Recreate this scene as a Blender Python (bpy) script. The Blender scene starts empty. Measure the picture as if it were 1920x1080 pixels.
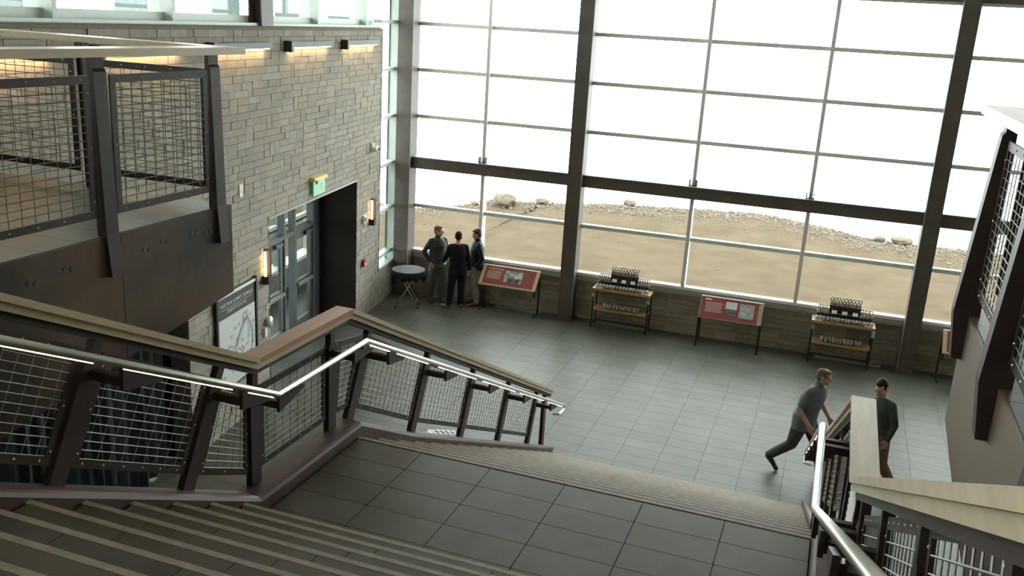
import bpy, bmesh, math, random
from mathutils import Vector, Matrix
random.seed(7)
PI = math.pi
S = bpy.context.scene
C = S.collection
# ------------------------------------------------------------------ camera, world, exposure
cd = bpy.data.cameras.new('camera'); cam = bpy.data.objects.new('camera', cd); C.objects.link(cam)
r0 = Vector((0.93851722, 0.34039023, 0.05761878)); r1 = Vector((0.14661956, -0.24189686, -0.95916037)); r2 = Vector((-0.31255102, 0.90863656, -0.27693223))
M = Matrix((( r0.x, -r1.x, -r2.x, 0), (r0.y, -r1.y, -r2.y, 0), (r0.z, -r1.z, -r2.z, 6.3), (0, 0, 0, 1)))
cam.matrix_world = M
cd.sensor_width = 36; cd.lens = 1729.9 / 1920 * 36; cd.clip_start = .05; cd.clip_end = 500
S.camera = cam
W = bpy.data.worlds.new('world'); S.world = W; W.use_nodes = True
wn = W.node_tree.nodes; bgn = wn['Background']
bgn.inputs[0].default_value = (.96, 1.0, 1.0, 1); bgn.inputs[1].default_value = 7.6
S.view_settings.view_transform = 'Standard'; S.view_settings.look = 'None'
S.view_settings.gamma = 1; S.view_settings.use_curve_mapping = False
S.view_settings.exposure = 0.0
S.cycles.use_denoising = True
S.cycles.max_bounces = 8; S.cycles.diffuse_bounces = 5; S.cycles.glossy_bounces = 3; S.cycles.transparent_max_bounces = 24
S.cycles.sample_clamp_indirect = 8
def area(name, loc, rot, sx, sy, power, col):
    d = bpy.data.lights.new(name, 'AREA'); d.shape = 'RECTANGLE'; d.size = sx; d.size_y = sy; d.energy = power; d.color = col
    o = bpy.data.objects.new(name, d); C.objects.link(o); o.location = loc; o.rotation_euler = rot
    return o
# ------------------------------------------------------------------ materials
def mat(name, col, rough=.6, metal=0.0, var=0.0, scale=3.0, spec=.5, bump=0.0, bscale=40, col2=None, rnd=0.0, island=0.0, emit=0, ramp=(.35, .65), stretch=None):
    m = bpy.data.materials.new(name); m.use_nodes = True
    nt = m.node_tree; b = nt.nodes['Principled BSDF']
    b.inputs['Roughness'].default_value = rough; b.inputs['Metallic'].default_value = metal
    b.inputs['Specular IOR Level'].default_value = spec
    b.inputs['Base Color'].default_value = (*col, 1)
    if emit:
        b.inputs['Emission Color'].default_value = (*col, 1); b.inputs['Emission Strength'].default_value = emit
    sock = None
    geo = nt.nodes.new('ShaderNodeNewGeometry'); pos = geo.outputs['Position']
    if stretch:
        mp = nt.nodes.new('ShaderNodeMapping'); mp.inputs['Scale'].default_value = stretch
        nt.links.new(pos, mp.inputs['Vector']); pos = mp.outputs[0]
    if col2 or var:
        n = nt.nodes.new('ShaderNodeTexNoise'); n.inputs['Scale'].default_value = scale; n.inputs['Detail'].default_value = 5
        nt.links.new(pos, n.inputs['Vector'])
        r = nt.nodes.new('ShaderNodeValToRGB'); r.color_ramp.elements[0].position, r.color_ramp.elements[1].position = ramp
        c2 = col2 or tuple(min(1, c * (1 + var)) for c in col); c1 = col if col2 else tuple(c * (1 - var) for c in col)
        r.color_ramp.elements[0].color = (*c1, 1); r.color_ramp.elements[1].color = (*c2, 1)
        nt.links.new(n.outputs[0], r.inputs[0]); sock = r.outputs[0]
    if rnd or island:
        v = nt.nodes.new('ShaderNodeMath'); v.operation = 'MULTIPLY_ADD'
        if rnd:
            oi = nt.nodes.new('ShaderNodeObjectInfo'); src = oi.outputs['Random']
            if island:
                ad = nt.nodes.new('ShaderNodeMath'); ad.operation = 'ADD'; nt.links.new(src, ad.inputs[0]); nt.links.new(geo.outputs['Random Per Island'], ad.inputs[1])
                fr = nt.nodes.new('ShaderNodeMath'); fr.operation = 'FRACT'; nt.links.new(ad.outputs[0], fr.inputs[0]); src = fr.outputs[0]
        else: src = geo.outputs['Random Per Island']
        k = rnd or island
        nt.links.new(src, v.inputs[0]); v.inputs[1].default_value = 2 * k; v.inputs[2].default_value = 1 - k
        hs = nt.nodes.new('ShaderNodeHueSaturation'); nt.links.new(v.outputs[0], hs.inputs['Value'])
        v2 = nt.nodes.new('ShaderNodeMath'); v2.operation = 'MULTIPLY'; v2.inputs[1].default_value = 7.13; nt.links.new(src, v2.inputs[0])
        v3 = nt.nodes.new('ShaderNodeMath'); v3.operation = 'FRACT'; nt.links.new(v2.outputs[0], v3.inputs[0])
        v4 = nt.nodes.new('ShaderNodeMath'); v4.operation = 'MULTIPLY_ADD'; v4.inputs[1].default_value = .5; v4.inputs[2].default_value = .75; nt.links.new(v3.outputs[0], v4.inputs[0])
        nt.links.new(v4.outputs[0], hs.inputs['Saturation'])
        if sock: nt.links.new(sock, hs.inputs['Color'])
        else: hs.inputs['Color'].default_value = (*col, 1)
        sock = hs.outputs[0]
    if sock: nt.links.new(sock, b.inputs['Base Color'])
    if bump:
        n2 = nt.nodes.new('ShaderNodeTexNoise'); n2.inputs['Scale'].default_value = bscale; n2.inputs['Detail'].default_value = 4
        nt.links.new(pos, n2.inputs['Vector'])
        bp = nt.nodes.new('ShaderNodeBump'); bp.inputs['Strength'].default_value = bump; bp.inputs['Distance'].default_value = .02
        nt.links.new(n2.outputs[0], bp.inputs['Height']); nt.links.new(bp.outputs[0], b.inputs['Normal'])
    return m
def glass_mat(name, tint, refl):
    m = bpy.data.materials.new(name); m.use_nodes = True; nt = m.node_tree
    for n in list(nt.nodes):
        if n.type != 'OUTPUT_MATERIAL': nt.nodes.remove(n)
    out = [n for n in nt.nodes if n.type == 'OUTPUT_MATERIAL'][0]
    t = nt.nodes.new('ShaderNodeBsdfTransparent'); t.inputs[0].default_value = (*tint, 1)
    g = nt.nodes.new('ShaderNodeBsdfGlossy'); g.inputs['Roughness'].default_value = .01
    f = nt.nodes.new('ShaderNodeLayerWeight'); f.inputs[0].default_value = .5      # Schlick reflectance from the facing angle
    pw = nt.nodes.new('ShaderNodeMath'); pw.operation = 'POWER'; pw.inputs[1].default_value = 5; nt.links.new(f.outputs['Facing'], pw.inputs[0])
    mu = nt.nodes.new('ShaderNodeMath'); mu.operation = 'MULTIPLY_ADD'; mu.inputs[1].default_value = .9 * refl; mu.inputs[2].default_value = .03 * refl; nt.links.new(pw.outputs[0], mu.inputs[0])
    mx = nt.nodes.new('ShaderNodeMixShader'); nt.links.new(mu.outputs[0], mx.inputs[0]); nt.links.new(t.outputs[0], mx.inputs[1]); nt.links.new(g.outputs[0], mx.inputs[2])
    nt.links.new(mx.outputs[0], out.inputs[0]); return m
m_stone = mat('stone_veneer', (.325, .30, .245), .85, var=.07, scale=9, rnd=.13, island=.13, bump=.25, bscale=30)
m_mortar = mat('mortar', (.215, .20, .16), .95, var=.1, scale=20)
m_parapet = mat('parapet_stone', (.27, .235, .175), .85, var=.1, scale=7, rnd=.2, island=.2, bump=.2, bscale=30)
m_tile = mat('floor_tile', (.084, .089, .068), .40, var=.13, scale=1.7, rnd=.07, island=.07, spec=.24, bump=.03, bscale=18)
m_tile2 = mat('stair_tile', (.078, .070, .050), .5, var=.16, scale=2.3, rnd=.08, island=.08, spec=.35, bump=.03, bscale=18)
m_grout = mat('grout', (.115, .082, .048), .9, var=.1)
m_nose = mat('nosing_strip', (.285, .245, .185), .6, var=.12, scale=14, bump=.2, bscale=120)
m_steel = mat('brown_painted_steel', (.040, .028, .022), .5, var=.2, scale=5, spec=.3)
m_col = mat('column_steel', (.092, .075, .062), .5, var=.12, scale=4, spec=.5)
m_curb = mat('curb_steel', (.085, .050, .042), .5, var=.18, scale=4, spec=.35)
m_rust = mat('weathered_steel_plate', (.036, .031, .026), .6, scale=1.5, col2=(.125, .076, .038), ramp=(.38, .70), spec=.3, bump=.05, bscale=6)
m_rust_lit = mat('weathered_steel_lit', (.13, .105, .08), .45, scale=1.5, col2=(.19, .135, .09), ramp=(.3, .7), spec=.5, stretch=(2, 2, .6))  # same fascia steel, its colour lightened for the light it catches
m_wood = mat('rail_cap_wood', (.50, .415, .27), .38, var=.09, scale=2.2, spec=.5, stretch=(9, 1.2, 9))
m_woodred = mat('rail_cap_redwood', (.42, .22, .13), .38, var=.1, scale=2.2, spec=.5, stretch=(9, 1.2, 9))
m_inox = mat('brushed_stainless', (.68, .70, .63), .32, 1.0, var=.05, scale=30)
m_wire = mat('galvanised_wire', (.28, .285, .26), .5, .7)
m_bolt = mat('bolt_head', (.75, .74, .7), .35, .6)
m_led = mat('warm_led', (1.0, .76, .50), .5, emit=7)
m_lamp = mat('warm_lamp', (1.0, .66, .33), .5, emit=13)
m_lampbar = mat('warm_lamp_bar', (1.0, .62, .30), .5, emit=26)
m_alu = mat('pale_green_aluminium', (.58, .66, .60), .45, .0, var=.03, scale=8)
m_alu2 = mat('grey_aluminium', (.30, .32, .30), .4, .2, var=.05, scale=8)
m_alum = mat('mullion_aluminium', (.70, .67, .62), .42, .1, var=.03, scale=8)
m_white = mat('white_frame', (.80, .82, .80), .45)
m_alud = mat('storefront_aluminium', (.185, .21, .212), .4, .2, var=.04, scale=8)
m_glass = glass_mat('window_glass', (.97, .99, .98), .8)
m_glassd = glass_mat('door_glass', (.74, .78, .76), 1.0)
m_fin = mat('teal_glass_fin', (.12, .20, .19), .2, var=.1, scale=20)
m_lightbar = mat('satin_grey_bar', (.17, .175, .18), .6)
m_black = mat('black_metal', (.018, .017, .016), .5)
m_darkbrown = mat('reveal_panel', (.03, .018, .015), .6, var=.15, scale=6)
m_curtain = mat('black_curtain', (.006, .008, .0095), .7, var=.3, scale=5, spec=.2)
m_ceil = mat('ceiling_paint', (.62, .61, .57), .9, var=.03)
m_dwall = mat('plaster_wall', (.42, .40, .35), .9, var=.04)
m_soil = mat('tan_gravel', (.084, .066, .044), .95, scale=1.1, col2=(.108, .086, .059), ramp=(.3, .7), bump=.6, bscale=9, spec=0.0)
m_rubble = mat('pale_rubble', (.150, .128, .102), .95, rnd=.2, island=.2, var=.1, scale=3, spec=0.0)
m_boulder = mat('boulder_stone', (.145, .122, .092), .9, var=.2, scale=3, bump=.5, bscale=5, spec=0.0)
m_hill = mat('hazed_hill', (.20, .197, .188), .95, var=.08, scale=.5, spec=0.0)  # fog haze put into the hill's colour
m_red = mat('red_print', (.215, .030, .024), .45, var=.06, scale=6)
m_tanwood = mat('tan_wood', (.46, .33, .20), .5, var=.12, scale=5, stretch=(2, 12, 12))
m_shelfwood = mat('shelf_wood', (.40, .25, .12), .5, var=.12, scale=5, stretch=(2, 12, 12))
m_print = mat('pale_print', (.55, .42, .38), .6)
m_photo1 = mat('photo_grey', (.16, .15, .12), .4, scale=9, col2=(.45, .46, .46), ramp=(.4, .6))
m_photo2 = mat('photo_dark', (.05, .05, .045), .4, scale=18, col2=(.13, .12, .11), ramp=(.4, .6))
m_photosky = mat('photo_sky', (.55, .53, .47), .4, var=.08)
m_photo3 = mat('photo_mono', (.17, .175, .17), .4, scale=9, col2=(.42, .42, .41), ramp=(.3, .7))
m_cloth = mat('black_cloth', (.02, .024, .027), .85, var=.2, scale=12)
m_clothtop = mat('charcoal_cloth_top', (.085, .105, .115), .7, var=.1, scale=8)
m_good = mat('beige_grey_goods', (.27, .22, .15), .6, scale=60, col2=(.52, .45, .34), ramp=(.4, .6), rnd=.3)
m_good2 = mat('grey_goods', (.15, .145, .135), .6, scale=70, col2=(.48, .45, .40), ramp=(.42, .6), rnd=.25)
m_card = mat('white_card', (.85, .85, .82), .6)
m_green = mat('green_sign', (.16, .46, .26), .35, emit=.55)
m_signtop = mat('yellow_metal', (.62, .55, .22), .4, .2)
m_mapbg = mat('map_paper', (.60, .63, .60), .5)
m_mapdark = mat('map_frame', (.05, .045, .045), .5)
m_mapline = mat('map_grey_line', (.24, .26, .26), .6)
m_maproad = mat('map_road', (.40, .44, .45), .6)
m_mapred = mat('map_red', (.55, .03, .03), .6)
m_maptan = mat('map_tan', (.42, .32, .18), .6)
m_alarm = mat('alarm_red', (.42, .03, .025), .4)
m_dome = mat('steel_dome', (.75, .78, .76), .25, .5)
m_skin = mat('skin', (.46, .27, .19), .55, var=.05, scale=10)
m_skin2 = mat('skin_b', (.50, .30, .22), .55, var=.05, scale=10)
m_bottle = mat('glowing_green_plastic', (.08, .75, .30), .25, emit=.6)  # glow added to the bottle, though it is no lamp
m_rail_out = mat('pale_grey_rail', (.80, .83, .83), .5)
# ------------------------------------------------------------------ helpers
class MB:
    def __init__(s): s.v = []; s.f = []
    def add(s, vs, fs):
        k = len(s.v); s.v += [tuple(v) for v in vs]; s.f += [tuple(i + k for i in f) for f in fs]; return s
    def box(s, x0, x1, y0, y1, z0, z1):
        vs = [(x, y, z) for z in (z0, z1) for y in (y0, y1) for x in (x0, x1)]
        return s.add(vs, [(0, 2, 3, 1), (4, 5, 7, 6), (0, 1, 5, 4), (2, 6, 7, 3), (0, 4, 6, 2), (1, 3, 7, 5)])
    def prism(s, pts, d):                     # pts: planar 3-D polygon, extruded by vector d
        n = len(pts); d = Vector(d); a = [Vector(p) for p in pts]
        nn = Vector((0, 0, 0))
        for i in range(n): nn += a[i].cross(a[(i + 1) % n])
        if nn.dot(d) > 0: a = a[::-1]
        return s.add(a + [p + d for p in a], [tuple(range(n)), tuple(range(2 * n - 1, n - 1, -1))] + [(i, i + n, (i + 1) % n + n, (i + 1) % n) for i in range(n)])
    def bar(s, a, b, w, h, up=(0, 0, 1)):      # rectangular bar from a to b
        a = Vector(a); b = Vector(b); t = (b - a).normalized(); u = Vector(up); sd = t.cross(u).normalized(); u = sd.cross(t)
        sd *= w / 2; u *= h / 2
        vs = [a - sd - u, a + sd - u, a + sd + u, a - sd + u, b - sd - u, b + sd - u, b + sd + u, b - sd + u]
        return s.add(vs, [(0, 1, 2, 3), (7, 6, 5, 4), (0, 4, 5, 1), (1, 5, 6, 2), (2, 6, 7, 3), (3, 7, 4, 0)])
    def tube(s, pts, r, n=8, r2=None):
        pts = [Vector(p) for p in pts]; m = len(pts); rings = []
        t0 = (pts[1] - pts[0]).normalized(); ref = Vector((0, 0, 1)) if abs(t0.z) < .9 else Vector((1, 0, 0))
        for i, p in enumerate(pts):
            if i == 0: t = t0
            elif i == m - 1: t = (pts[-1] - pts[-2]).normalized()
            else: t = ((pts[i] - pts[i-1]).normalized() + (pts[i+1] - pts[i]).normalized()).normalized()
            a = t.cross(ref).normalized(); b = a.cross(t); rr = r if r2 is None else r + (r2 - r) * i / (m - 1)
            sc = 1.0
            if 0 < i < m - 1: sc = 1 / max(.5, t.dot((pts[i+1] - pts[i]).normalized()))
            rings += [p + (a * math.cos(k * 2 * PI / n) * (sc if abs(b.z) > .9 else 1) + b * math.sin(k * 2 * PI / n)) * rr for k in range(n)]
        fs = [tuple(range(n)), tuple(range(m * n - 1, m * n - n - 1, -1))]
        for i in range(m - 1):
            for k in range(n):
                fs.append((i * n + k, (i + 1) * n + k, (i + 1) * n + (k + 1) % n, i * n + (k + 1) % n))
        return s.add(rings, fs)
    def ell(s, c, rx, ry, rz, n=12, m=8, rot=None):
        c = Vector(c); vs = []; fs = []
        for i in range(m + 1):
            th = PI * i / m
            for k in range(n):
                p = Vector((rx * math.sin(th) * math.cos(2*PI*k/n), ry * math.sin(th) * math.sin(2*PI*k/n), rz * math.cos(th)))
                if rot: p = rot @ p
                vs.append(c + p)
        for i in range(m):
            for k in range(n): fs.append((i*n+k, (i+1)*n+k, (i+1)*n+(k+1) % n, i*n+(k+1) % n))
        return s.add(vs, fs)
    def disc(s, c, r, h, n=10, axis='z'):
        d = {'z': Vector((0, 0, h)), 'x': Vector((h, 0, 0)), 'y': Vector((0, h, 0))}[axis]
        pts = []
        for k in range(n):
            a, b = r * math.cos(2*PI*k/n), r * math.sin(2*PI*k/n)
            pts.append(Vector(c) + Vector({'z': (a, b, 0), 'x': (0, a, b), 'y': (a, 0, b)}[axis]))
        return s.prism(pts, d)
    def lathe(s, prof, n=20, c=(0, 0, 0)):
        vs = []; fs = []; m = len(prof)
        for r, z in prof:
            for k in range(n): vs.append((c[0] + r * math.cos(2*PI*k/n), c[1] + r * math.sin(2*PI*k/n), c[2] + z))
        for i in range(m - 1):
            for k in range(n): fs.append((i*n+k, i*n+(k+1) % n, (i+1)*n+(k+1) % n, (i+1)*n+k))
        fs += [tuple(range(n - 1, -1, -1)), tuple(range((m-1)*n, m*n))]
        return s.add(vs, fs)
    def mesh(s, name, smooth=False):
        me = bpy.data.meshes.new(name); me.from_pydata([tuple(v) for v in s.v], [], s.f); me.update()
        if smooth:
            for p in me.polygons: p.use_smooth = True
        return me
def tag(o, label=None, cat=None, group=None, kind=None):
    if label: o['label'] = label
    if cat: o['category'] = cat
    if group: o['group'] = group
    if kind: o['kind'] = kind
    return o
def obj(name, mb, m, parent=None, smooth=False, kind=None, label=None):
    me = mb if isinstance(mb, bpy.types.Mesh) else mb.mesh(name, smooth)
    if m is not None and not me.materials: me.materials.append(m)
    o = bpy.data.objects.new(name, me); C.objects.link(o)
    if parent is not None: o.parent = parent
    if kind: o['kind'] = kind
    if label: o['label'] = label
    return o
def empty(name, label, cat, loc=(0, 0, 0), rz=0, group=None, kind=None):
    o = bpy.data.objects.new(name, None); C.objects.link(o); o.location = loc; o.rotation_euler = (0, 0, rz); o.empty_display_size = .2
    return tag(o, label, cat, group, kind)
def dup(root, loc, rz=0, label=None):
    r = root.copy(); C.objects.link(r); r.location = loc; r.rotation_euler = (0, 0, rz)
    if label: r['label'] = label
    for ch in list(root.children):
        c = ch.copy(); C.objects.link(c); c.parent = r
        for g in ch.children:
            d = g.copy(); C.objects.link(d); d.parent = c
    return r
UNIT = {}
def unit(m):                                   # shared unit cube per material
    if m.name not in UNIT:
        UNIT[m.name] = MB().box(-.5, .5, -.5, .5, -.5, .5).mesh('unit_' + m.name); UNIT[m.name].materials.append(m)
    return UNIT[m.name]
def piece(name, m, parent, c, d):
    o = bpy.data.objects.new(name, unit(m)); C.objects.link(o); o.parent = parent; o.location = c; o.scale = d; return o
def bevel(o, w, seg=2):
    b = o.modifiers.new('edge', 'BEVEL'); b.width = w; b.segments = seg; b.limit_method = 'ANGLE'; return o
CI = M.inverted()
def view(p):                                   # rough picture size / visibility used only to choose WHICH pieces become single objects
    q = CI @ Vector(p)
    if q.z > -.3: return None
    return 960 + 1729.9 * q.x / -q.z, 540 - 1729.9 * q.y / -q.z, -q.z
def in_view(p, mrg=20):
    a = view(p); return a is not None and -mrg < a[0] < 1920 + mrg and -mrg < a[1] < 1080 + mrg
AL = math.atan2(.98793, -.15493)               # stone wall direction
QL = Vector((-9.27, 17.54, 0)); ML = Matrix.Translation(QL) @ Matrix.Rotation(AL, 4, 'Z')
AW = math.atan(.02); QW = Vector((0, 19.3, 0)); MW = Matrix.Translation(QW) @ Matrix.Rotation(AW, 4, 'Z')
def place_l(o): o.location = QL; o.rotation_euler = (0, 0, AL); return o
def place_w(o): o.location = QW; o.rotation_euler = (0, 0, AW); return o
def stones(name, parent, Mx, rects, m, row, lmin, lmax, keep, seen, y=(-.012, .05)):
    """coursed ashlar: rows of uneven stones, some two courses tall; rects = [(s0, s1, z0, z1)]"""
    allp = []
    for s0, s1, z0, z1 in rects:
        nr = max(1, round((z1 - z0) / row)); rh = (z1 - z0) / nr
        occ = [[] for _ in range(nr)]
        for i in range(nr):
            s = s0; blk = sorted(occ[i])
            while s < s1 - 1e-4:
                nxt = [b for b in blk if b[1] > s + 1e-4]
                if nxt and nxt[0][0] <= s + 1e-4: s = nxt[0][1]; continue
                lim = nxt[0][0] if nxt else s1
                L = random.uniform(lmin, lmax); tall = random.random() < .17 and i < nr - 1
                if tall: L *= .65
                if lim - s - L < lmin * .7: L = lim - s
                e = s + L
                if tall: occ[i + 1].append((s, e))
                h = rh * (2 if tall else 1)
                allp.append((s, e, z0 + i * rh, z0 + i * rh + h)); s = e
    sc = []
    for p in allp:
        c = Mx @ Vector(((p[0] + p[1]) / 2, 0, (p[2] + p[3]) / 2)); a = view(c)
        vis = a is not None and 0 < a[0] < 1920 and 0 < a[1] < 1080 and seen(a)
        sc.append((-(p[1] - p[0]) * (p[3] - p[2]) / a[2] ** 2 if vis else 0, p))
    sc.sort(key=lambda t: t[0]); rest = MB(); g = .004
    for k, (w, p) in enumerate(sc):
        pr = random.uniform(-.006, .006)
        if k < keep and w < 0:
            piece(name, m, parent, ((p[0]+p[1])/2, (y[0]+pr+y[1])/2, (p[2]+p[3])/2), (p[1]-p[0]-2*g, y[1]-y[0]-pr, p[3]-p[2]-2*g))
        else: rest.box(p[0]+g, p[1]-g, y[0]+pr, y[1], p[2]+g, p[3]-g)
    if rest.v: obj(name + 's', rest, m, parent, kind='stuff')
# ------------------------------------------------------------------ floor (lower hall)
def tiles(name, parent, x0, x1, y0, y1, z, px, py, m, keep=0, th=.02, gap=.004, ox=0, oy=0, seen=lambda a: True, skip=lambda x, y: False):
    L = []
    i0 = math.floor((x0 - ox) / px); i1 = math.ceil((x1 - ox) / px); j0 = math.floor((y0 - oy) / py); j1 = math.ceil((y1 - oy) / py)
    for i in range(i0, i1):
        for j in range(j0, j1):
            a0, a1 = max(x0, ox + i*px), min(x1, ox + (i+1)*px); b0, b1 = max(y0, oy + j*py), min(y1, oy + (j+1)*py)
            if a1 - a0 < .03 or b1 - b0 < .03: continue
            c = ((a0+a1)/2, (b0+b1)/2)
            if skip(*c): continue
            a = view((c[0], c[1], z)); vis = a is not None and 0 < a[0] < 1920 and 0 < a[1] < 1080 and seen(a)
            L.append((a[2] if vis else 1e9, a0, a1, b0, b1))
    L.sort(); rest = MB()
    for k, (d, a0, a1, b0, b1) in enumerate(L):
        if k < keep and d < 1e8: piece(name, m, parent, ((a0+a1)/2, (b0+b1)/2, z - th/2), (a1-a0-gap, b1-b0-gap, th))
        else: rest.box(a0+gap/2, a1-gap/2, b0+gap/2, b1-gap/2, z-th, z)
    if rest.v: obj(name + 's', rest, m, parent, kind='stuff')
fl = tag(obj('floor', MB().box(-10.5, 7.5, -4, 19.6, -.3, -.006), m_grout), 'dark grey-green tiled floor of the lower hall below the stairs', 'floor', kind='structure')
tiles('floor_tile', fl, -10.4, 7.2, 5.0, 19.35, 0, .61, .305, m_tile, 300, ox=-.1, oy=.1, seen=lambda a: a[0] > 690 or a[1] > 700,
      skip=lambda x, y: (-3.3 < x < .1 and y < 11.9))
# ------------------------------------------------------------------ stairs
ZL = 2.84; ZU = 4.80; XA, XB = -3.49, .215
RU, TU = (ZU - ZL) / 11, .345; Y1 = 4.79           # upper flight: nosing k at y = Y1 - k*TU, z = ZL + (k+1)*RU
RD, TD = ZL / 16, .38; Y0 = 6.39                   # lower flight: nosing k at y = Y0 + k*TD, z = ZL - k*RD
st = empty('staircase', 'dark tiled staircase with pale nosing strips and a wide tiled landing', 'staircase', ((XA+XB)/2, 9, 0), kind='structure')
ofs = -Vector(st.location)
def T(mb):
    mb.v = [tuple(Vector(v) + ofs) for v in mb.v]; return mb
def spiece(name, m, c, d): return piece(name, m, st, Vector(c) + ofs, d)
core = MB()
pts = [(XA, Y1 - 10*TU - .3, ZU - .3)]
prof = [(0.9, ZU - .05)]
for k in range(10, -1, -1):
    prof += [(Y1 - k*TU - .01, ZL + (k+1)*RU - .03), (Y1 - k*TU - .01, ZL + k*RU - .03)]
prof += [(Y0 - .012, ZL - .03)]
for k in range(0, 16):
    prof += [(Y0 + k*TD - .012, ZL - (k+1)*RD - .03)]
    if k < 15: prof += [(Y0 + (k+1)*TD - .012, ZL - (k+1)*RD - .03)]
prof += [(Y0 + 15*TD - .3, -.0), (Y0 - .2, ZL - .45), (Y1 + .1, ZL - .45), (0.9, ZU - .5)]
core.prism([(XA, y, z) for y, z in prof], (XB - XA, 0, 0))
obj('stair_core', T(core), m_grout, st)
xs = [XA + .02, -2.879, -2.268, -1.643, -1.021, -.403, XB - .01]
ys = [Y1 - .02 + i * (Y0 - .055 - Y1 + .02) / 5 for i in range(6)]
for i in range(6):
    for j in range(5):
        spiece('landing_tile', m_tile2, ((xs[i]+xs[i+1])/2, (ys[j]+ys[j+1])/2, ZL - .012), (xs[i+1]-xs[i]-.006, ys[j+1]-ys[j]-.006, .024))
NS = .036
for k in range(0, 11):
    yn = Y1 - k*TU; z = ZL + (k+1)*RU
    for (a, b) in ((XA, -1.7 + (k % 2) * .9), (-1.7 + (k % 2) * .9, XB)):
        spiece('nosing_strip', m_nose, ((a+b)/2, yn - NS/2, z - .012), (b-a-.003, NS, .026))
    back = Y1 - (k+1)*TU - .01 if k < 10 else .92
    for i in range(6):
        o0 = .3 * (k % 2); a = xs[i]; b = xs[i+1]
        spiece('tread_tile', m_tile2, ((a+b)/2, (yn - NS + back)/2, z - .012), (b-a-.004, yn - NS - back - .003, .024))
    spiece('riser', m_tile2, ((XA+XB)/2, yn - .006, z - RU/2 - .012), (XB-XA, .012, RU - .026))
tl = MB()
for k in range(0, 16):
    yn = Y0 + k*TD; z = ZL - k*RD
    spiece('nosing_strip', m_nose, ((XA+XB)/2, yn - NS/2, z - .012), (XB-XA, NS, .026))
    spiece('riser', m_nose if k % 1 == 9 else m_tile2, ((XA+XB)/2, yn - .006, z - RD/2 - .012), (XB-XA, .012, RD - .026))
    if k:
        for i in range(6): tl.box(xs[i]+.002, xs[i+1]-.002, yn - TD + .002, yn - NS - .002, z - .024, z)
obj('lower_tread_tiles', T(tl), m_tile2, st, kind='stuff')
def nz(y):                                     # pitch line of the nosings
    if y < Y1: return ZL + RU + (Y1 - y) * RU / TU
    if y < Y0: return ZL
    return ZL - (y - Y0) * RD / TD
SU = RU / TU; SD = RD / TD
def ctop(y):                                   # top of the curb
    if y <= 5.13: return max(ZL + .12, nz(min(y, Y1 - 1e-6)) + (Y1 - y if y > Y1 else 0) * SU + .045)
    if y <= 6.5: return ZL + .12 - max(0, y - 6.42) * SD
    return max(0.02, nz(y) + .075)
for sgn, xi in ((-1, XA), (1, XB)):
    path = [.6, 2.0, 3.5, 4.75, 4.98, 5.13, 6.44, 7.5, 9, 10.5, 12.0, 12.62]
    x1 = xi + sgn * .02; x2 = xi + sgn * .24; ch = .022
    vs = []; fs = []
    for y in path:
        t = ctop(y); b = t - (.42 if y < 11.5 else min(.42, t + .0))
        for (x, z) in ((xi, b), (xi, t - ch*1.6), (xi + sgn*ch*.5, t - ch*.5), (xi + sgn*ch*1.6, t), (x2 - sgn*ch, t), (x2, t - ch), (x2, b)): vs.append((x, y, z))
    n = 7
    for i in range(len(path) - 1):
        for k in range(n):
            f = (i*n+k, i*n+(k+1) % n, (i+1)*n+(k+1) % n, (i+1)*n+k); fs.append(f if sgn > 0 else f[::-1])
    fs += [tuple(range(n))[::-1 if sgn > 0 else 1], tuple(range((len(path)-1)*n, len(path)*n))[::1 if sgn > 0 else -1]]
    obj('stringer_curb', T(MB().add(vs, fs)), m_curb, st, smooth=False)
# ------------------------------------------------------------------ stair railings
CS = math.cos(math.atan(SU))
CAPS = [.492]
def captop(y):
    if y < 5.13: return 3.95 + (5.13 - y) * CAPS[0]
    if y < 6.44: return 3.95
    return 3.95 - (y - 6.44) * .483
def slab(mb, x0, x1, path, dz0, dz1):          # sloped board following path [(y, z)]
    vs = []; fs = []
    for y, z in path:
        for (x, dz) in ((x0, dz0), (x1, dz0), (x1, dz1), (x0, dz1)): vs.append((x, y, z + dz))
    for i in range(len(path) - 1):
        for k in range(4): fs.append((i*4+k, (i+1)*4+k, (i+1)*4+(k+1) % 4, i*4+(k+1) % 4))
    m = len(path) * 4
    fs += [(0, 1, 2, 3), (m-1, m-2, m-3, m-4)]
    return mb.add(vs, fs)
def post_shape(x, y, z, d, up, L, w=.115, t=.05):
    """flat plate post: d = along the rail, up = post direction; shoulders then a neck"""
    d = Vector(d); up = Vector(up); o = Vector((x - t/2, y, z))
    P = [(-w/2, -.02), (w/2, -.02), (w/2, L - .13), (w/2 - .018, L - .11), (.032, L - .11), (.032, L), (-.032, L), (-.032, L - .11), (-w/2 + .018, L - .11), (-w/2, L - .13)]
    return MB().prism([o + d*a + up*b for a, b in P], (t, 0, 0))
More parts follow.
